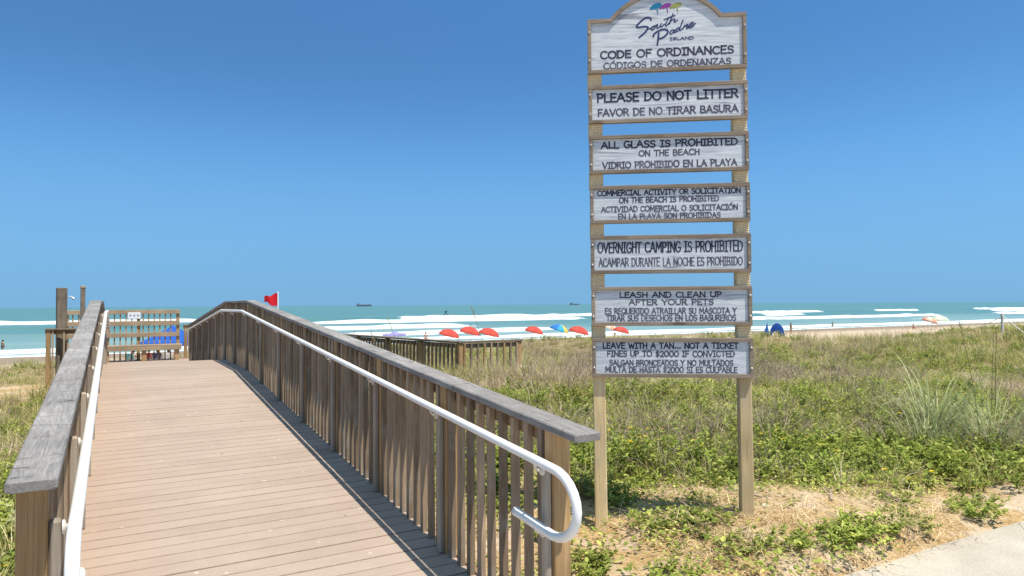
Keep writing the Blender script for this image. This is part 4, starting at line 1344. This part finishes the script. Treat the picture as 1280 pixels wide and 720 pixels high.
for x, y, s in ((5.62, 2.62, 1.0), (5.85, 2.70, .9)):
    weed(x, y, s, 'one of two leafy weeds by the path at the right edge of the photo', 'weeds at the right end of the path')
weed(2.52, 3.36, .7, 'leafy weed beside the near end post of the long ramp railing')
weed(3.86, 3.80, .6, 'dark leafy weed in the shade at the foot of the right sign post')
weed(3.45, 4.25, .9, 'weed in the sign shadow behind the two sign posts', None, 1.3)
weed(5.30, 3.15, .7, 'weed on open straw covered sand right of the dead stick')
weed(5.75, 3.3, .75, 'small weed on sandy ground below the right hand bushes')
weed(4.95, 2.98, .55, 'tiny weed alone in the straw between the dead stick and the path')
weed(2.45, 3.9, .6, 'weed seen between the last balusters of the long ramp railing')
weed(2.6, 4.6, .95, 'bushy weed right behind the long ramp railing near its end post', None, 1.4)
weed(-.75, 2.95, .7, 'small weed on sand outside the near left railing post')
weed(-.95, 3.5, .8, 'weed growing in the sand at the left border of the photo')

# ---- flowering bush and a few bushes along the fringe
def bush(x, y, s, label, fl=0.0):
    m = leaf_clump(34, .42, .55, 16, .065, .028, fl)
    o = m.build('leafy_bush', [M['leaf'], M['flower']], None, (x, y, float(ground_z(x, y)) - .02), True)
    o.scale = (s, s, s)
    return tag(o, label, 'bush', 'green bushes along the edge of the sand')
bush(5.55, 4.35, .95, 'green bush with small yellow flowers at the sand edge right of the sign', .28)
bush(4.55, 4.95, 1.0, 'green bush with yellow flowers seen between the two sign posts', .4)
bush(6.55, 3.7, .95, 'broad green bush at the sand edge below the tall arching grass')
bush(3.95, 5.1, .9, 'green bush just right of the left sign post')
bush(7.6, 3.35, .9, 'green bush at the sand edge near the right side of the photo')

# ---- tall arching grass at the right
ag = MB()
for i in range(120):
    a = R.uniform(0, 6.3); r = .3 * math.sqrt(R.random())
    blade(ag, (r * math.cos(a), r * math.sin(a), -.05), a + R.uniform(-.6, .6), R.uniform(.6, 1.25), R.uniform(.011, .02), abs(R.gauss(.25, .2)), R.uniform(.6, 2.1), R.uniform(.15, .9), 7)
am = ag.mesh('arching_grass', M['arching'], tint=True)
for x, y, s, lb in ((8.15, 3.75, .9, 'tall clump of arching grass nearest the right edge of the photo'),
                    (7.55, 4.1, .85, 'tall arching grass clump left of the others, behind the fringe of bushes'),
                    (8.6, 4.6, 1.05, 'tall arching grass rising behind the other two arching clumps')):
    o = link_mesh('arching_grass', am, None, (x, y, float(ground_z(x, y))))
    o.rotation_euler = (0, 0, R.uniform(0, 6)); o.scale = (s, s, s)
    tag(o, lb, 'grass clump', 'tall arching grass')

# ---- sea oats: bare stalks standing above the rest
def sea_oat(x, y, h, lean_az, lean, label, group, head=True):
    root = thing('sea_oat', label, 'sea oat', (x, y, float(ground_z(x, y)) - .03), 0, group)
    s = MB(); pts = []; p = Vector((0, 0, 0)); a = lean
    for k in range(9):
        pts.append(p.copy())
        p = p + Vector((math.cos(lean_az) * math.sin(a), math.sin(lean_az) * math.sin(a), math.cos(a))) * h / 8
        a += .035
    s.tube(pts, [.0062 - .0005 * k for k in range(9)], 5, 0, False, .3)
    for k in range(7):
        blade(s, (R.uniform(-.02, .02), R.uniform(-.02, .02), 0), R.uniform(0, 6.3), h * R.uniform(.3, .55), .008, R.uniform(.1, .5), R.uniform(.5, 1.8), R.uniform(.1, .7), 5)
    s.build('stem', M['oat'], root, None, True)
    if head:
        hd = MB()
        q = pts[-1]; d = (pts[-1] - pts[-2]).normalized()
        for k in range(26):
            b = q - d * (.18 * k / 26) + Vector((0, 0, 0))
            leaf(hd, b, R.uniform(0, 6.3), R.uniform(.5, 1.2), .035, .009, R.uniform(.4, 1))
        hd.build('seed_head', M['oat'], root, None, True)
    return root
def ray_xy(px, depth):
    a = (px - 640) / 853.0
    return (depth * (math.sin(YAW) + a * math.cos(YAW)), depth * (math.cos(YAW) - a * math.sin(YAW)))
for px, dp, h, lz in ((412, 9.6, 1.42, 2.6), (430, 10.2, 1.15, 2.5), (408, 11, 1.05, 2.7), (487, 10.5, 1.1, 2.6), (510, 11, 1.25, 2.7)):
    x, y = ray_xy(px, dp)
    sea_oat(x, y, h, lz + R.uniform(-.2, .2), R.uniform(.08, .22), 'thin bare sea oat stalk leaning over the lookout railing against the surf', 'sea oat stalks before the surf', R.random() < .5)
x, y = ray_xy(619, 9.0)
sea_oat(x, y, 1.45, 2.7, .10, 'tallest single sea oat stalk, beside the right corner post of the lookout platform', None)
for px, dp, h in ((1222, 7.4, 1.42), (1240, 7.8, 1.3), (1236, 8.4, 1.2), (1196, 8.8, 1.1)):
    x, y = ray_xy(px, dp)
    sea_oat(x, y, h, R.uniform(2, 4), R.uniform(.02, .12), 'tall dark sea oat stalk rising from the arching grass at the right', 'sea oat stalks at the right', True)
for x, y, h in ((-1.55, 9.5, 1.0), (-2.0, 10.5, .95), (-1.9, 9.0, .8)):
    sea_oat(x, y, h, 2.0, .15, 'sea oat stalk left of the ramp before the small sand clearing', 'sea oat stalks left of the ramp', True)

# ---- dead sticks and scraps on the sand
def stick(x, y, ln, az, label):
    m = MB(); p = Vector((0, 0, .012)); pts = []
    for k in range(7):
        pts.append(p.copy()); p = p + Vector((math.cos(az), math.sin(az), 0)) * ln / 6 + Vector((R.uniform(-.02, .02), R.uniform(-.02, .02), R.uniform(-.006, .012)))
    m.tube(pts, [.012, .011, .010, .009, .007, .005, .003], 6, 0, True, .4)
    for k in (2, 4):
        e = Vector((math.cos(az + .9), math.sin(az + .9), .35)) * ln * .3
        m.tube([pts[k], pts[k] + e * .5 + Vector((0, 0, .01)), pts[k] + e], [.006, .005, .002], 5, 0, True, .5)
    o = m.build('dead_stick', M['twig'], None, (x, y, float(ground_z(x, y))), True)
    return tag(o, label, 'stick')
stick(4.72, 3.30, .32, .5, 'forked dead stick lying on the straw right of the sign')
stick(4.25, 3.55, .2, 2.2, 'short dark dead twig on the sand near the right sign post')
stick(5.25, 3.02, .26, 1.0, 'greyish dead stick lying beside a dark clump on the straw')
def stone(x, y, s, label, mat):
    bm = bmesh.new(); bmesh.ops.create_icosphere(bm, subdivisions=2, radius=s)
    for v in bm.verts:
        v.co *= 1 + .25 * math.sin(v.co.x * 40 / s * .02 + 2) * math.cos(v.co.y * 55) ; v.co.z *= .55; v.co.x *= 1.3
    me = bpy.data.meshes.new('stone'); bm.to_mesh(me); bm.free(); me.materials.append(mat)
    o = link_mesh('stone', me, None, (x, y, float(ground_z(x, y)) + s * .2))
    o.rotation_euler = (0, 0, R.uniform(0, 6))
    return tag(o, label, 'stone')
M['shell'] = plain('pale_shell', (.62, .57, .5), .7, .2, .2, 40)
stone(4.12, 3.42, .022, 'small pale stone on the sand right of the right sign post', M['shell'])
stone(4.42, 3.05, .018, 'tiny whitish stone on the straw in the open sand', M['shell'])
stone(5.35, 3.28, .06, 'dark lump lying in the straw near the dead stick', M['twig'])

# ---------------------------------------------------------------- the beach: umbrellas, tents, people, flag, ships
def at_depth(px, py, depth):
    """the world point seen at that pixel and depth (used for measuring where things stand)"""
    q = Vector(((px - 640) / 853.0, -(py - 360) / 853.0, -1.0)) * depth
    return cam.matrix_world @ q

def cloth(name, cols, stripes=8):
    t = NT(name)
    c = t.ramp(t.attr('tint'), cols, 'CONSTANT')
    t.done(c, .75, .15)
    tr = t.node("BsdfTranslucent"); t.link(c, tr.inputs['Color'])
    mx = t.node("MixShader"); mx.inputs[0].default_value = .25
    t.link(t.p.outputs[0], mx.inputs[1]); t.link(tr.outputs[0], mx.inputs[2]); t.link(mx.outputs[0], t.out.inputs['Surface'])
    return t.m
M['red_cloth'] = cloth('red_umbrella_cloth', [(0, (.56, .085, .065)), (.5, (.62, .105, .08))])
M['rainbow'] = cloth('rainbow_cloth', [(0, (.05, .22, .60)), (.2, (.06, .42, .58)), (.4, (.70, .58, .10)), (.55, (.58, .09, .07)), (.8, (.60, .10, .08))])
M['peach'] = cloth('peach_striped_cloth', [(0, (.75, .38, .28)), (.5, (.72, .62, .50))])
M['mint'] = cloth('pale_green_cloth', [(0, (.50, .68, .48)), (.5, (.72, .74, .62))])
M['blue_cloth'] = cloth('blue_tent_cloth', [(0, (.035, .13, .50)), (.5, (.045, .16, .56))])
M['lilac'] = cloth('lilac_cloth', [(0, (.33, .32, .62)), (.5, (.42, .40, .68))])
M['flag_red'] = cloth('red_flag_cloth', [(0, (.62, .02, .03)), (.5, (.66, .025, .035))])
M['skin'] = plain('tanned_skin', (.42, .24, .15), .55, .3, .06)
M['skin2'] = plain('fair_skin', (.56, .35, .25), .55, .3, .06)
M['hair'] = plain('dark_hair', (.03, .02, .015), .6, .3)
M['navy'] = plain('navy_fabric', (.03, .04, .10), .8, .1)
M['pinkf'] = plain('pink_fabric', (.62, .12, .18), .8, .1)
M['whitef'] = plain('white_fabric', (.75, .74, .72), .8, .1)
M['tealf'] = plain('teal_fabric', (.05, .30, .34), .8, .1)
M['redf'] = plain('dark_red_fabric', (.35, .03, .04), .8, .1)

def umbrella(px, top_py, depth, dia, mat, label, group=None, tilt=.24, taz=.9, shift=None):
    top = at_depth(px, top_py, depth)
    z0 = float(ground_z(top.x, top.y))
    root = thing('beach_umbrella', label, 'beach umbrella', (top.x, top.y, z0 - .1), 0, group)
    H = top.z - z0 + .1
    # lean of the canopy about the pole top
    rot = Matrix.Rotation(taz, 3, 'Z') @ Matrix.Rotation(tilt, 3, 'X') @ Matrix.Rotation(-taz, 3, 'Z')
    c = MB(); n = 32; r = dia / 2; sag = .46 * dia / 2.2
    rows = [(0.02, 0), (.35, .10), (.65, .36), (.88, .72), (1.0, 1.0)]
    for g in range(8):
        vs, fs = [], []
        for (fr_, dn) in rows:
            for k in range(5):
                a = 2 * math.pi * (g + k / 4) / 8
                pinch = 1 - .045 * fr_ * math.sin(math.pi * k / 4)
                up_ = .05 * fr_ * math.sin(math.pi * k / 4) * r
                vs.append(rot @ Vector((math.cos(a) * r * fr_ * pinch, math.sin(a) * r * fr_ * pinch, -dn * sag * 1.35 + up_)) + Vector((0, 0, H)))
        for i in range(len(rows) - 1):
            for k in range(4):
                fs.append((i * 5 + k, i * 5 + k + 1, (i + 1) * 5 + k + 1, (i + 1) * 5 + k))
        # scalloped valance
        b = len(vs)
        for k in range(5):
            p = vs[(len(rows) - 1) * 5 + k]
            vs.append(p + rot @ Vector((0, 0, -.09 - .03 * math.sin(math.pi * k / 4))))
        for k in range(4):
            fs.append(((len(rows) - 1) * 5 + k, (len(rows) - 1) * 5 + k + 1, b + k + 1, b + k))
        c.add(vs, fs, 0, True, ((g + 5) % 8 + .5) / 8 if mat is M['rainbow'] else (.25 if g % 2 else .75))
    c.build('canopy', mat, root, None, True)
    p = MB(); mid = Vector((0, 0, H * .62))
    p.tube([(0, 0, -.3), mid, rot @ Vector((0, 0, -.02)) * 1 + Vector((0, 0, H + .05))], .022, 8); p.build('pole', M['white'], root)
    rb = MB()
    for g in range(8):
        a = 2 * math.pi * g / 8
        rb.tube([rot @ Vector((0, 0, -.35)) + Vector((0, 0, H)), rot @ Vector((math.cos(a) * r * .55, math.sin(a) * r * .55, -.30 * sag * 1.35)) + Vector((0, 0, H - .02))], .006, 4)
    rb.build('rib', M['metal'], root)
    return root
RG = 'red umbrellas on the beach'
umbrella(563, 411.5, 75, 2.35, M['red_cloth'], 'leftmost of three red beach umbrellas above the lookout railing', RG)
umbrella(589, 408.5, 75, 2.35, M['red_cloth'], 'middle of three red beach umbrellas above the lookout railing', RG)
umbrella(613, 410.3, 75, 2.35, M['red_cloth'], 'rightmost of three red beach umbrellas above the lookout railing', RG)
umbrella(669, 408, 78, 2.2, M['red_cloth'], 'lone red beach umbrella half hidden by dune grass left of the rainbow one', RG)
umbrella(701, 405.8, 80, 2.3, M['rainbow'], 'beach umbrella with blue, yellow and red gores', None, .3, .9)
umbrella(725, 408, 78, 2.4, M['red_cloth'], 'red beach umbrella right beside the rainbow one, next to the left sign post', RG)
umbrella(765, 406, 82, 1.7, M['peach'], 'peach beach umbrella seen through the gap above the lowest sign board', None, .3)
umbrella(778, 408.5, 78, 1.9, M['red_cloth'], 'red beach umbrella seen through the gap above the lowest sign board', RG)
umbrella(1164, 396.5, 118, 2.6, M['peach'], 'peach and white beach umbrella on the sand at the right', None, .35)
umbrella(1175, 394.5, 122, 3.2, M['mint'], 'pale green umbrella overlapping the peach one at the right', None, .1)

def canopy_tent(px, top_py, depth, w, d, label, mat, drop, name='canopy_tent'):
    top = at_depth(px, top_py, depth)
    z0 = float(ground_z(top.x, top.y))
    H = top.z - z0
    root = thing(name, label, 'beach canopy', (top.x, top.y, z0), -YAW, None)
    c = MB()
    e = H - drop
    cn = [(-w / 2, -d / 2, e), (w / 2, -d / 2, e), (w / 2, d / 2, e), (-w / 2, d / 2, e)]
    pk = (0, 0, H)
    for i in range(4):
        a, b = Vector(cn[i]), Vector(cn[(i + 1) % 4])
        vs, fs = [], []
        N_ = 6
        for r_ in range(N_ + 1):
            t = r_ / N_
            l, q = a.lerp(Vector(pk), t), b.lerp(Vector(pk), t)
            for k in range(5):
                p = l.lerp(q, k / 4); p.z -= .10 * math.sin(math.pi * t) + .05 * math.sin(math.pi * k / 4) * (1 - t)
                vs.append(p)
        for r_ in range(N_):
            for k in range(4):
                fs.append((r_ * 5 + k, r_ * 5 + k + 1, (r_ + 1) * 5 + k + 1, (r_ + 1) * 5 + k))
        b0 = len(vs)
        for k in range(5):
            vs.append(vs[k] + Vector((0, 0, -.22)))
        for k in range(4): fs.append((b0 + k, b0 + k + 1, k + 1, k))
        c.add(vs, fs, 0, True, .25)
    c.build('canopy', mat, root, None, True)
    for x, y, z in cn:
        m = MB(); m.tube([(x * .97, y * .97, -.2), (x * .97, y * .97, e)], .022, 6); m.build('leg', M['white'], root)
    return root
canopy_tent(216, 406.5, 60, 4.6, 3.4, 'large blue beach canopy with people under it beyond the ramp end', M['blue_cloth'], 1.5)
canopy_tent(493, 413.6, 72, 2.1, 2.0, 'small flat lilac beach canopy above the left part of the lookout railing', M['lilac'], .28)

def shelter():
    p = at_depth(968, 403.5, 100)
    z0 = float(ground_z(p.x, p.y))
    root = thing('beach_shelter', 'domed blue beach shelter with a flap on the sand right of the sign', 'tent', (p.x, p.y, z0), -YAW - .2)
    H = p.z - z0
    c = MB(); vs, fs = [], []
    n, m = 10, 8
    for i in range(n + 1):
        a = math.pi * i / n
        for k in range(m + 1):
            b = math.pi * .5 * k / m
            vs.append((1.05 * math.cos(a) * (.55 + .45 * math.cos(b)) + .35, .9 * math.sin(b), H * math.sin(a) * (.35 + .65 * math.cos(b))))
    for i in range(n):
        for k in range(m):
            fs.append((i * (m + 1) + k, i * (m + 1) + k + 1, (i + 1) * (m + 1) + k + 1, (i + 1) * (m + 1) + k))
    c.add(vs, fs, 0, True, .25)
    c.build('shell', M['blue_cloth'], root, None, True)
    f_ = MB()
    f_.prism([(-1.7, 0), (-.75, .05), (-1.0, H * 1.02)], (0, -.1, 0), (1, 0, 0), (0, 0, 1), (0, 1, 0), .03)
    f_.build('flap', M['blue_cloth'], root, None, True)
    s = MB(); s.tube([(1.05 * math.cos(math.pi * i / 12) + .35, -.01, H * math.sin(math.pi * i / 12) + .01) for i in range(13)], .018, 5)
    s.build('hoop', M['whitef'], root)
shelter()

# flag
p = at_depth(347.5, 366, 60)
z0 = float(ground_z(p.x, p.y))
fl = thing('warning_flag', 'red warning flag flying from a white pole behind the ramp railing', 'flag', (p.x, p.y, z0), -YAW)
m = MB(); m.tube([(0, 0, -.3), (0, 0, p.z - z0)], .045, 8); m.lathe((0, 0, p.z - z0), [(.05, 0), (.06, .04), (.02, .09)], 8); m.build('pole', M['white'], fl)
m = MB(); vs, fs = [], []
for i in range(13):
    for k in range(9):
        u_, v_ = i / 12, k / 8
        hgt = 1.22 * (1 - .66 * u_)
        vs.append((-.05 - 1.2 * u_, .13 * math.sin(u_ * 7 + v_ * 1.5) * u_ ** .6, p.z - z0 - .05 - .30 * u_ - hgt * v_ + .08 * math.sin(u_ * 9 + v_)))
for i in range(12):
    for k in range(8):
        fs.append((i * 9 + k, i * 9 + k + 1, (i + 1) * 9 + k + 1, (i + 1) * 9 + k))
m.add(vs, fs, 0, True, .25); m.build('cloth', M['flag_red'], fl, None, True)

# people
def person(loc, rz, label, skin, wear, pose='stand', s=1.0, hair=True, group=None):
    root = thing('person', label, 'person', loc, rz, group)
    root.scale = (s, s, s)
    if pose == 'stand':
        J = {'pel': (0, 0, .95), 'che': (0, .0, 1.25), 'nec': (0, 0, 1.47), 'hd': (0, -.02, 1.56), 'top': (0, -.02, 1.70),
             'sl': (-.18, 0, 1.42), 'el': (-.25, .02, 1.15), 'wl': (-.24, -.06, .92), 'hl': (-.24, -.09, .82),
             'sr': (.18, 0, 1.42), 'er': (.26, .04, 1.16), 'wr': (.22, -.10, .98), 'hr': (.19, -.16, .92),
             'tl': (-.10, 0, .90), 'kl': (-.11, -.03, .50), 'al': (-.12, .03, .09), 'fl': (-.13, -.12, .03),
             'tr': (.10, 0, .90), 'kr': (.13, .02, .50), 'ar': (.15, .08, .09), 'fr': (.16, -.07, .03)}
    elif pose == 'sit':
        J = {'pel': (0, 0, .42), 'che': (0, .06, .72), 'nec': (0, .08, .95), 'hd': (0, .06, 1.04), 'top': (0, .05, 1.18),
             'sl': (-.18, .07, .90), 'el': (-.26, -.02, .66), 'wl': (-.22, -.22, .56), 'hl': (-.2, -.3, .54),
             'sr': (.18, .07, .90), 'er': (.26, -.02, .66), 'wr': (.22, -.22, .56), 'hr': (.2, -.3, .54),
             'tl': (-.10, -.04, .40), 'kl': (-.14, -.44, .46), 'al': (-.14, -.52, .09), 'fl': (-.14, -.66, .04),
             'tr': (.10, -.04, .40), 'kr': (.14, -.44, .46), 'ar': (.14, -.54, .09), 'fr': (.14, -.68, .04)}
    else:   # crouched on a board
        J = {'pel': (0, 0, .62), 'che': (0, -.16, .86), 'nec': (0, -.25, 1.02), 'hd': (0, -.31, 1.09), 'top': (0, -.35, 1.21),
             'sl': (-.18, -.22, .98), 'el': (-.42, -.25, .86), 'wl': (-.62, -.3, .88), 'hl': (-.7, -.31, .9),
             'sr': (.18, -.22, .98), 'er': (.42, -.2, .95), 'wr': (.6, -.2, 1.06), 'hr': (.68, -.2, 1.1),
             'tl': (-.12, 0, .60), 'kl': (-.32, -.18, .38), 'al': (-.36, .0, .10), 'fl': (-.40, -.14, .05),
             'tr': (.12, 0, .60), 'kr': (.32, -.18, .38), 'ar': (.36, .0, .10), 'fr': (.40, -.14, .05)}
    E = [('pel', 'che'), ('che', 'nec'), ('nec', 'hd'), ('hd', 'top'), ('che', 'sl'), ('sl', 'el'), ('el', 'wl'), ('wl', 'hl'),
         ('che', 'sr'), ('sr', 'er'), ('er', 'wr'), ('wr', 'hr'), ('pel', 'tl'), ('tl', 'kl'), ('kl', 'al'), ('al', 'fl'),
         ('pel', 'tr'), ('tr', 'kr'), ('kr', 'ar'), ('ar', 'fr')]
    RAD = {'pel': .13, 'che': .145, 'nec': .055, 'hd': .09, 'top': .07, 'sl': .06, 'sr': .06, 'el': .042, 'er': .042, 'wl': .03, 'wr': .03,
           'hl': .035, 'hr': .035, 'tl': .09, 'tr': .09, 'kl': .055, 'kr': .055, 'al': .038, 'ar': .038, 'fl': .035, 'fr': .035}
    def skin_mesh(nm, keys, edges, grow, mat):
        me = bpy.data.meshes.new(nm)
        ix = {k: i for i, k in enumerate(keys)}
        me.from_pydata([J[k] for k in keys], [(ix[a], ix[b]) for a, b in edges], [])
        me.materials.append(mat)
        o = bpy.data.objects.new(nm, me); COL.objects.link(o); o.parent = root
        md = o.modifiers.new("skin", 'SKIN'); md.use_smooth_shade = True
        if not me.skin_vertices: 
            bm = bmesh.new(); bm.from_mesh(me); bm.verts.layers.skin.verify(); bm.to_mesh(me); bm.free()
        for k, i in ix.items():
            d = me.skin_vertices[0].data[i]; d.radius = (RAD[k] * grow, RAD[k] * grow * (.75 if k in ('che', 'pel') else 1)); d.use_root = (i == 0)
        sb = o.modifiers.new("smooth", 'SUBSURF'); sb.levels = 1; sb.render_levels = 1
        return o
    skin_mesh('body', list(J), E, 1.0, skin)
    skin_mesh('swimwear', ['pel', 'che', 'tl', 'tr'] if wear[1] else ['pel', 'tl', 'tr'],
              [('pel', 'che'), ('pel', 'tl'), ('pel', 'tr')] if wear[1] else [('pel', 'tl'), ('pel', 'tr')], 1.17, wear[0])
    if hair:
        m = MB(); h = Vector(J['hd']).lerp(Vector(J['top']), .55)
        m.lathe(h + Vector((0, .015, -.03)), [(.098, -.05), (.106, 0), (.1, .05), (.07, .095), (.02, .115)], 12); m.build('hair', M['hair'], root)
    return root
def on_sand(px, depth):
    x, y = ray_xy(px, depth)
    return (x, y, float(ground_z(x, y)))
person(on_sand(988, 104), 1.2, 'dark haired person in navy standing beside the blue beach shelter', M['skin'], (M['navy'], True), s=1.08)
person(on_sand(532, 84), 2.6, 'bather in dark red standing near the water left of the red umbrellas', M['skin2'], (M['redf'], False))
x, y = ray_xy(4, 85); person((x, y, SEA - .55), 2.2, 'bather in dark trunks wading in the surf at the left edge', M['skin'], (M['navy'], False), s=1.02)
x, y = ray_xy(443, 129); person((x, y, SEA - 1.25), 2.2, 'dark haired swimmer with only head and shoulders above the surf', M['skin'], (M['navy'], True))
x, y = ray_xy(1040, 150); person((x, y, SEA - .7), 2.2, 'bather waist deep in the surf right of the blue shelter', M['skin'], (M['navy'], True))
person(on_sand(768, 70), .4, 'person in dark swimwear under the peach umbrella behind the sign', M['skin'], (M['navy'], True), s=.95)
person(on_sand(1141, 116), 1.9, 'person sitting on the open sand left of the peach umbrella', M['skin2'], (M['redf'], True), 'sit', 1.0)
for px, dp, rz, wr, sk, lb in ((168, 53, 2.4, 'whitef', 'skin2', 'leftmost seated person in white behind the bench'),
                               (186, 54, 3.4, 'pinkf', 'skin2', 'person in pink sitting under the blue canopy'),
                               (198, 53.5, 2.9, 'redf', 'skin', 'person in dark red sitting under the blue canopy'),
                               (211, 53.6, 3.1, 'navy', 'skin', 'person in navy sitting under the blue canopy'),
                               (221, 54.5, 2.2, 'tealf', 'skin2', 'person in teal sitting at the right end under the blue canopy')):
    q = on_sand(px, dp)
    ch = thing('beach_chair', {'whitef': 'teal folding beach chair under the person in white', 'pinkf': 'dark red folding beach chair under the person in pink', 'redf': 'navy folding beach chair under the person in dark red', 'navy': 'white folding beach chair under the person in navy', 'tealf': 'red folding beach chair under the person in teal'}[wr], 'beach chair', q, rz)
    ch.scale = (1.3, 1.15, 1.15)
    fm_ = {'whitef': 'tealf', 'pinkf': 'redf', 'redf': 'navy', 'navy': 'whitef', 'tealf': 'pinkf'}[wr]
    m = MB(); m.beam((0, -.26, .30), (0, .22, .27), .5, .03, (1, 0, 0), .004); m.build('seat', M[fm_], ch)
    m = MB(); m.beam((0, .24, .27), (0, .42, .92), .5, .03, (1, 0, 0), .004); m.build('backrest', M[fm_], ch)
    for sx_ in (-1, 1):
        m = MB(); m.tube([(sx_ * .27, -.26, .0), (sx_ * .27, .1, .28), (sx_ * .27, .42, .92)], .014, 6); m.build('leg', M['metal'], ch)
        m = MB(); m.tube([(sx_ * .27, .32, .0), (sx_ * .27, -.2, .3), (sx_ * .27, -.22, .5), (sx_ * .27, .3, .5)], .014, 6); m.build('leg', M['metal'], ch)
    person((q[0], q[1], q[2] - .06), rz, lb, M[sk], (M[wr], True), 'sit', 1.15)

# board rider out on the breaker
x, y = ray_xy(557, 262)
bd = MB()
bd.add([(math.cos(a) * 1.1, math.sin(a) * .26, .04 + .10 * abs(math.cos(a)) ** 4) for a in [2 * math.pi * k / 20 for k in range(20)]] +
       [(math.cos(a) * 1.1, math.sin(a) * .26, .10 + .10 * abs(math.cos(a)) ** 4) for a in [2 * math.pi * k / 20 for k in range(20)]],
       [tuple(reversed(range(20))), tuple(range(20, 40))] + [(k, (k + 1) % 20, 20 + (k + 1) % 20, 20 + k) for k in range(20)])
bz = SEA + 1.25
o = bd.build('surfboard', M['navy'], None, (x, y, bz)); o.rotation_euler = (.1, -.2, -.2); o.scale = (1.3, 1.3, 1.3)
tag(o, 'dark surfboard under the rider on the far breaker', 'surfboard')
person((x, y, bz + .05), -.2, 'person in black crouching on a surfboard on the far breaker', M['navy'], (M['black'], True), 'crouch', 1.45)

# ships on the horizon
def ship(px, depth, ln, label, parts):
    x, y = ray_xy(px, depth)
    root = thing('cargo_ship', label, 'ship', (x, y, SEA), -YAW + .1)
    h = ln * .085
    m = MB(); m.prism([(-ln / 2, h), (-ln / 2 + ln * .03, -2), (ln / 2 - ln * .05, -2), (ln / 2, h * 1.25), (ln * .36, h)], (0, -ln * .07, 0), (1, 0, 0), (0, 0, 1), (0, 1, 0), ln * .14)
    m.build('hull', M['hull'], root)
    for x0, w, hh in parts:
        m = MB(); m.box((x0 * ln, 0, h + hh * ln / 2), (w * ln, ln * .11, hh * ln)); m.build('deckhouse' if hh > .05 else 'cargo', M['hull'], root)
    m = MB(); m.tube([(-.38 * ln, 0, h), (-.38 * ln, 0, h + .17 * ln)], ln * .006, 6); m.build('mast', M['hull'], root)
M['hull'] = plain('hazy_hull_paint', (.13, .14, .17), .7)
ship(455, 3500, 80, 'long dark cargo ship on the horizon above the ramp railing', [(-.36, .12, .10), (-.05, .4, .035), (.3, .18, .045)])
ship(718, 5000, 75, 'smaller faint ship on the horizon just left of the sign', [(-.3, .2, .13), (.1, .3, .03)])

# rope fence in the dunes at the right
for px, dp, lb in ((1252, 24, 'pale post of the rope fence in the dunes near the right edge'), (1176, 33, 'short pale rope fence post in the dune grass below the peach umbrella')):
    x, y = ray_xy(px, dp)
    z = float(ground_z(x, y))
    m = MB(); m.lathe((0, 0, -.4), [(.05, 0), (.045, 1.15), (.038, 1.18)], 12)
    tag(m.build('fence_post', M['shell'], None, (x, y, z)), lb, 'fence post', 'rope fence posts in the dunes')
pts = []
for px, dp in ((1176, 33), (1252, 24), (1330, 20)):
    x, y = ray_xy(px, dp); pts.append(Vector((x, y, float(ground_z(x, y)) + (.68 if px < 1300 else .03))))
rp = MB(); ln_ = []
for a, b in zip(pts[:-1], pts[1:]):
    for k in range(10):
        t = k / 10; q = a.lerp(b, t); q.z -= .22 * math.sin(math.pi * t); ln_.append(q + Vector((-.03, -.05, 0)))
ln_.append(pts[-1] + Vector((-.03, -.05, 0)))
rp.tube(ln_, .012, 6)
tag(rp.build('fence_rope', M['whitef']), 'pale rope hanging between the two pale fence posts in the dunes', 'rope')
